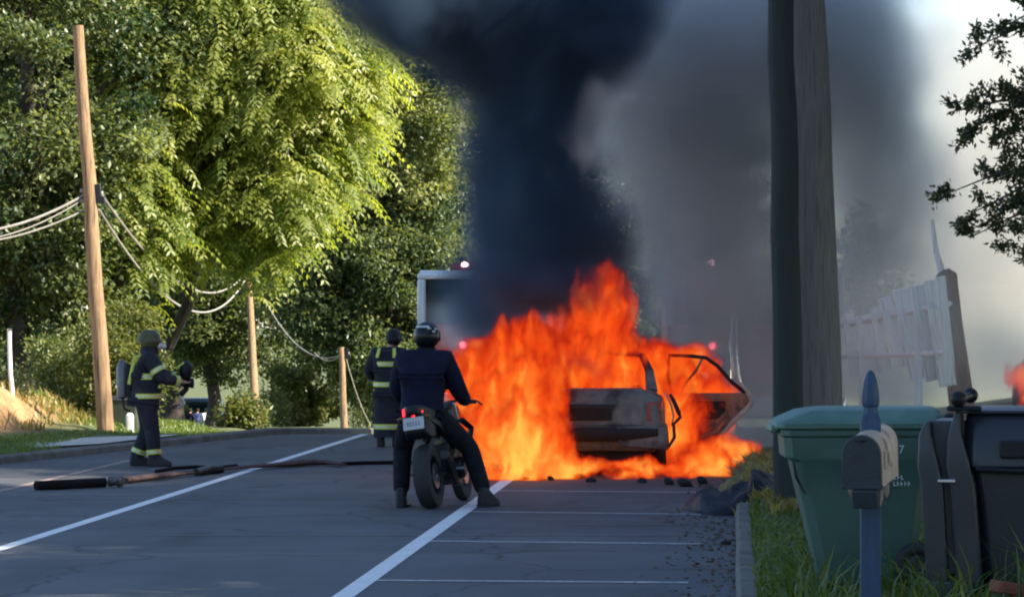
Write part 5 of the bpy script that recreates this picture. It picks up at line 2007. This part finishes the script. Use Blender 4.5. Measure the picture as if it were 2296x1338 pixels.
FB = []
def fb(px, py, Y, rx, ry, rz, a=1.0):
    s = Y / 7000
    FB.append((wp(px, py, Y), (rx * s, ry, rz * s), a))
# left wall of fire beside and behind the car's left half
fb(1120, 1010, 37.5, 90, .9, 120, 1.2)
fb(1190, 985, 37.1, 85, .7, 120, 1.15)
fb(1110, 880, 38.2, 100, 1.0, 95, 1.2)
fb(1050, 855, 38.6, 70, .8, 60, 1.15)
fb(1525, 945, 38.5, 42, .3, 100, 1.05)
fb(1190, 790, 38.8, 100, 1.0, 75, 1.05)
fb(1190, 890, 37.6, 60, .7, 80, .95)
fb(1310, 790, 38.0, 70, .5, 36, .7)
fb(1390, 830, 39.4, 60, .5, 50, .8)
fb(1335, 740, 39.2, 80, .9, 95, 1.1)
fb(1345, 655, 39.2, 42, .6, 70, .85)
fb(1270, 820, 39.3, 90, .9, 60, .85)
fb(1390, 850, 39.9, 90, 1.2, 60, 1.05)
# through the cabin, out of the right side, behind the open door
fb(1490, 850, 39.3, 45, .6, 85, 1.0)
fb(1540, 930, 39.6, 80, .6, 90, 1.1)
fb(1560, 850, 40.2, 70, .6, 60, .75)
fb(1500, 1010, 39.2, 60, .6, 60, .9)
fb(1420, 830, 39.0, 60, .5, 45, .9)
fb(1600, 900, 39.4, 60, .4, 80, .75)
# pool fire along the asphalt
fb(1150, 1060, 36.9, 110, .5, 30, 1.0)
fb(1290, 1062, 37.0, 80, .35, 26, .8)
fb(1400, 1072, 37.0, 90, .30, 16, .75)
fb(1500, 1066, 37.1, 80, .35, 22, .8)
fb(1590, 1050, 37.6, 80, .5, 40, .95)
fb(1650, 1020, 38.3, 50, .5, 36, 1.0)
M['fire'] = fire_mat('flame_volume', 6.5, 0.37)
volume('flames', (-4.2, 36.0, 0.01), (0.75, 42.2, 3.2), 0.026, flames_field(FB, .50, 2.5), M['fire'], 'tall orange and red flames rolling over the burning car', 'fire')
FB2 = [(wp(2300, 860, 46), (.30, .5, .22), 1.15), (wp(2290, 830, 46), (.16, .4, .26), .8)]
volume('flames', (3.3, 45, .2), (5.2, 47.4, 2.4), 0.05, flames_field(FB2, .55, 2.4, 4.5), M['fire'], 'small patch of orange flame on the far grey car', 'fire')


def smoke_field(blobs, cut, amp, sc=.8, warp=.6, gain=1.4, detail=5, stretch=(1, 1, .7)):
    def f(p):
        w = gnoise(p, .7, (1, 1, .7), 2, .5, (5, 1, 9), True)
        q = vec('ADD', p, vec('MULTIPLY', vec('SUBTRACT', w, (.5, .5, .5)), (warp * 2, warp * 2, warp * 2)))
        e = None
        for (c, r, a) in blobs:
            b = blob(q, c, r) * a
            e = b if e is None else e + b
        n = gnoise(q, sc, stretch, detail, .55, (2, 8, 4))
        n2 = gnoise(q, sc * 2.6, (1, 1, .8), detail, .6, (6, 1, 3))
        return ((e.min(1.6) + (n - .5) * amp + (n2 - .5) * (amp * .7) - cut) * gain).clamp()
    return f


SB = []
def sb(px, py, Y, rx, ry, rz, a=1.0):
    s = Y / 7000
    SB.append((wp(px, py, Y), (rx * s, ry, rz * s), a))
# sooty column
sb(1200, 650, 39.2, 130, .8, 70, 1.0)
sb(1190, 530, 39.4, 130, .9, 120, 1.2)
sb(1190, 380, 39.6, 125, 1.0, 130, 1.2)
sb(1200, 240, 39.8, 135, 1.1, 120, 1.1)
sb(1180, 110, 39.8, 190, 1.2, 110, 1.0)
sb(1040, 30, 39.6, 190, 1.2, 110, 1.05)
sb(880, 10, 39.6, 120, 1.2, 90, .75)
sb(1300, 20, 39.8, 220, 1.2, 130, .9)
sb(1060, -80, 39.6, 380, 1.3, 110, 1.1)
sb(1350, 540, 39.6, 90, .8, 130, .85)
sb(1290, 640, 38.6, 110, .5, 55, .9)
sb(1080, 690, 40.8, 75, .8, 140, .8)
sb(1440, 690, 40.5, 80, .8, 90, .6)
sb(1310, 810, 37.5, 85, .3, 45, .85)
sb(1030, 600, 41.2, 70, .6, 150, .62)
M['soot_smoke'] = vol_mat('sooty_smoke', (0.10, 0.16, 0.25), 3.6, 0.1)
volume('smoke', (-6.9, 37.0, 1.0), (1.2, 42.6, 7.6), 0.065, smoke_field(SB, .40, 1.0), M['soot_smoke'], 'thick blue-black column of smoke rising from the burning car', 'smoke')
SB = []
sb(1560, 480, 42.5, 190, 1.5, 260, 1.0)
sb(1500, 200, 42.5, 240, 1.6, 240, 1.0)
sb(1650, 20, 43, 320, 1.8, 220, 1.0)
sb(1640, 610, 42.5, 150, 1.3, 150, 1.0)
sb(1600, 760, 42.8, 100, .9, 70, .45)
sb(1900, 120, 44, 170, 1.6, 240, .8)
sb(1960, 420, 45, 160, 1.8, 220, .8)
sb(2010, 700, 44, 170, 2.2, 190, .55)
sb(1100, 560, 43, 80, 1.2, 170, .8)
sb(1060, 740, 44, 80, 1.0, 90, .65)
sb(1250, 760, 44, 160, 1.0, 140, .8)
sb(1120, 690, 45, 60, .8, 110, .6)
sb(1690, 950, 43, 100, .8, 80, 1.3)
sb(1640, 790, 43.4, 110, .7, 60, .55)
sb(1900, 860, 42, 220, 2.5, 90, .55)
M['grey_smoke'] = vol_mat('grey_smoke', (0.84, 0.86, 0.88), 1.7, 0.25)
volume('smoke', (-5.4, 39.5, 0.02), (4.5, 48.0, 8.4), 0.10, smoke_field(SB, .24, .9, .7, .8, 1.2), M['grey_smoke'], 'grey veil of smoke drifting right across the thick poles', 'smoke')
SB = []
sb(1345, 250, 38.3, 42, .25, 60, 1.0)
sb(1320, 350, 38.4, 45, .25, 55, .8)
sb(1052, 232, 38.4, 36, .2, 26, .9)
sb(1035, 290, 38.4, 30, .2, 40, .75)
M['puff_smoke'] = vol_mat('puff_smoke', (0.72, 0.68, 0.67), 3.2, 0.0)
volume('smoke', (-4.3, 37.6, 3.0), (-.9, 39.4, 5.4), 0.045, smoke_field(SB, .40, 1.5, 2.0, .3, 1.0), M['puff_smoke'], 'pale torn puffs clinging to the front of the black column', 'smoke')
SB = []
sb(2230, 250, 56, 200, 5, 330, .8)
sb(2200, 620, 54, 190, 4, 200, .9)
sb(2330, 500, 58, 200, 5, 400, .9)
sb(2260, 820, 50, 150, 3, 90, .7)
sb(2010, 760, 35.6, 170, 1.0, 150, 1.1)
sb(2260, 820, 42, 120, 1.5, 90, .8)
M['pale_smoke'] = vol_mat('pale_smoke', (0.96, 0.93, 0.86), 0.40, 0.5)
volume('smoke', (0.9, 34, 0.02), (9.5, 66, 9.5), 0.2, smoke_field(SB, .12, .6, .5, .9, 1.1, 3), M['pale_smoke'], 'pale sunlit smoke spreading beyond the white fence', 'smoke')
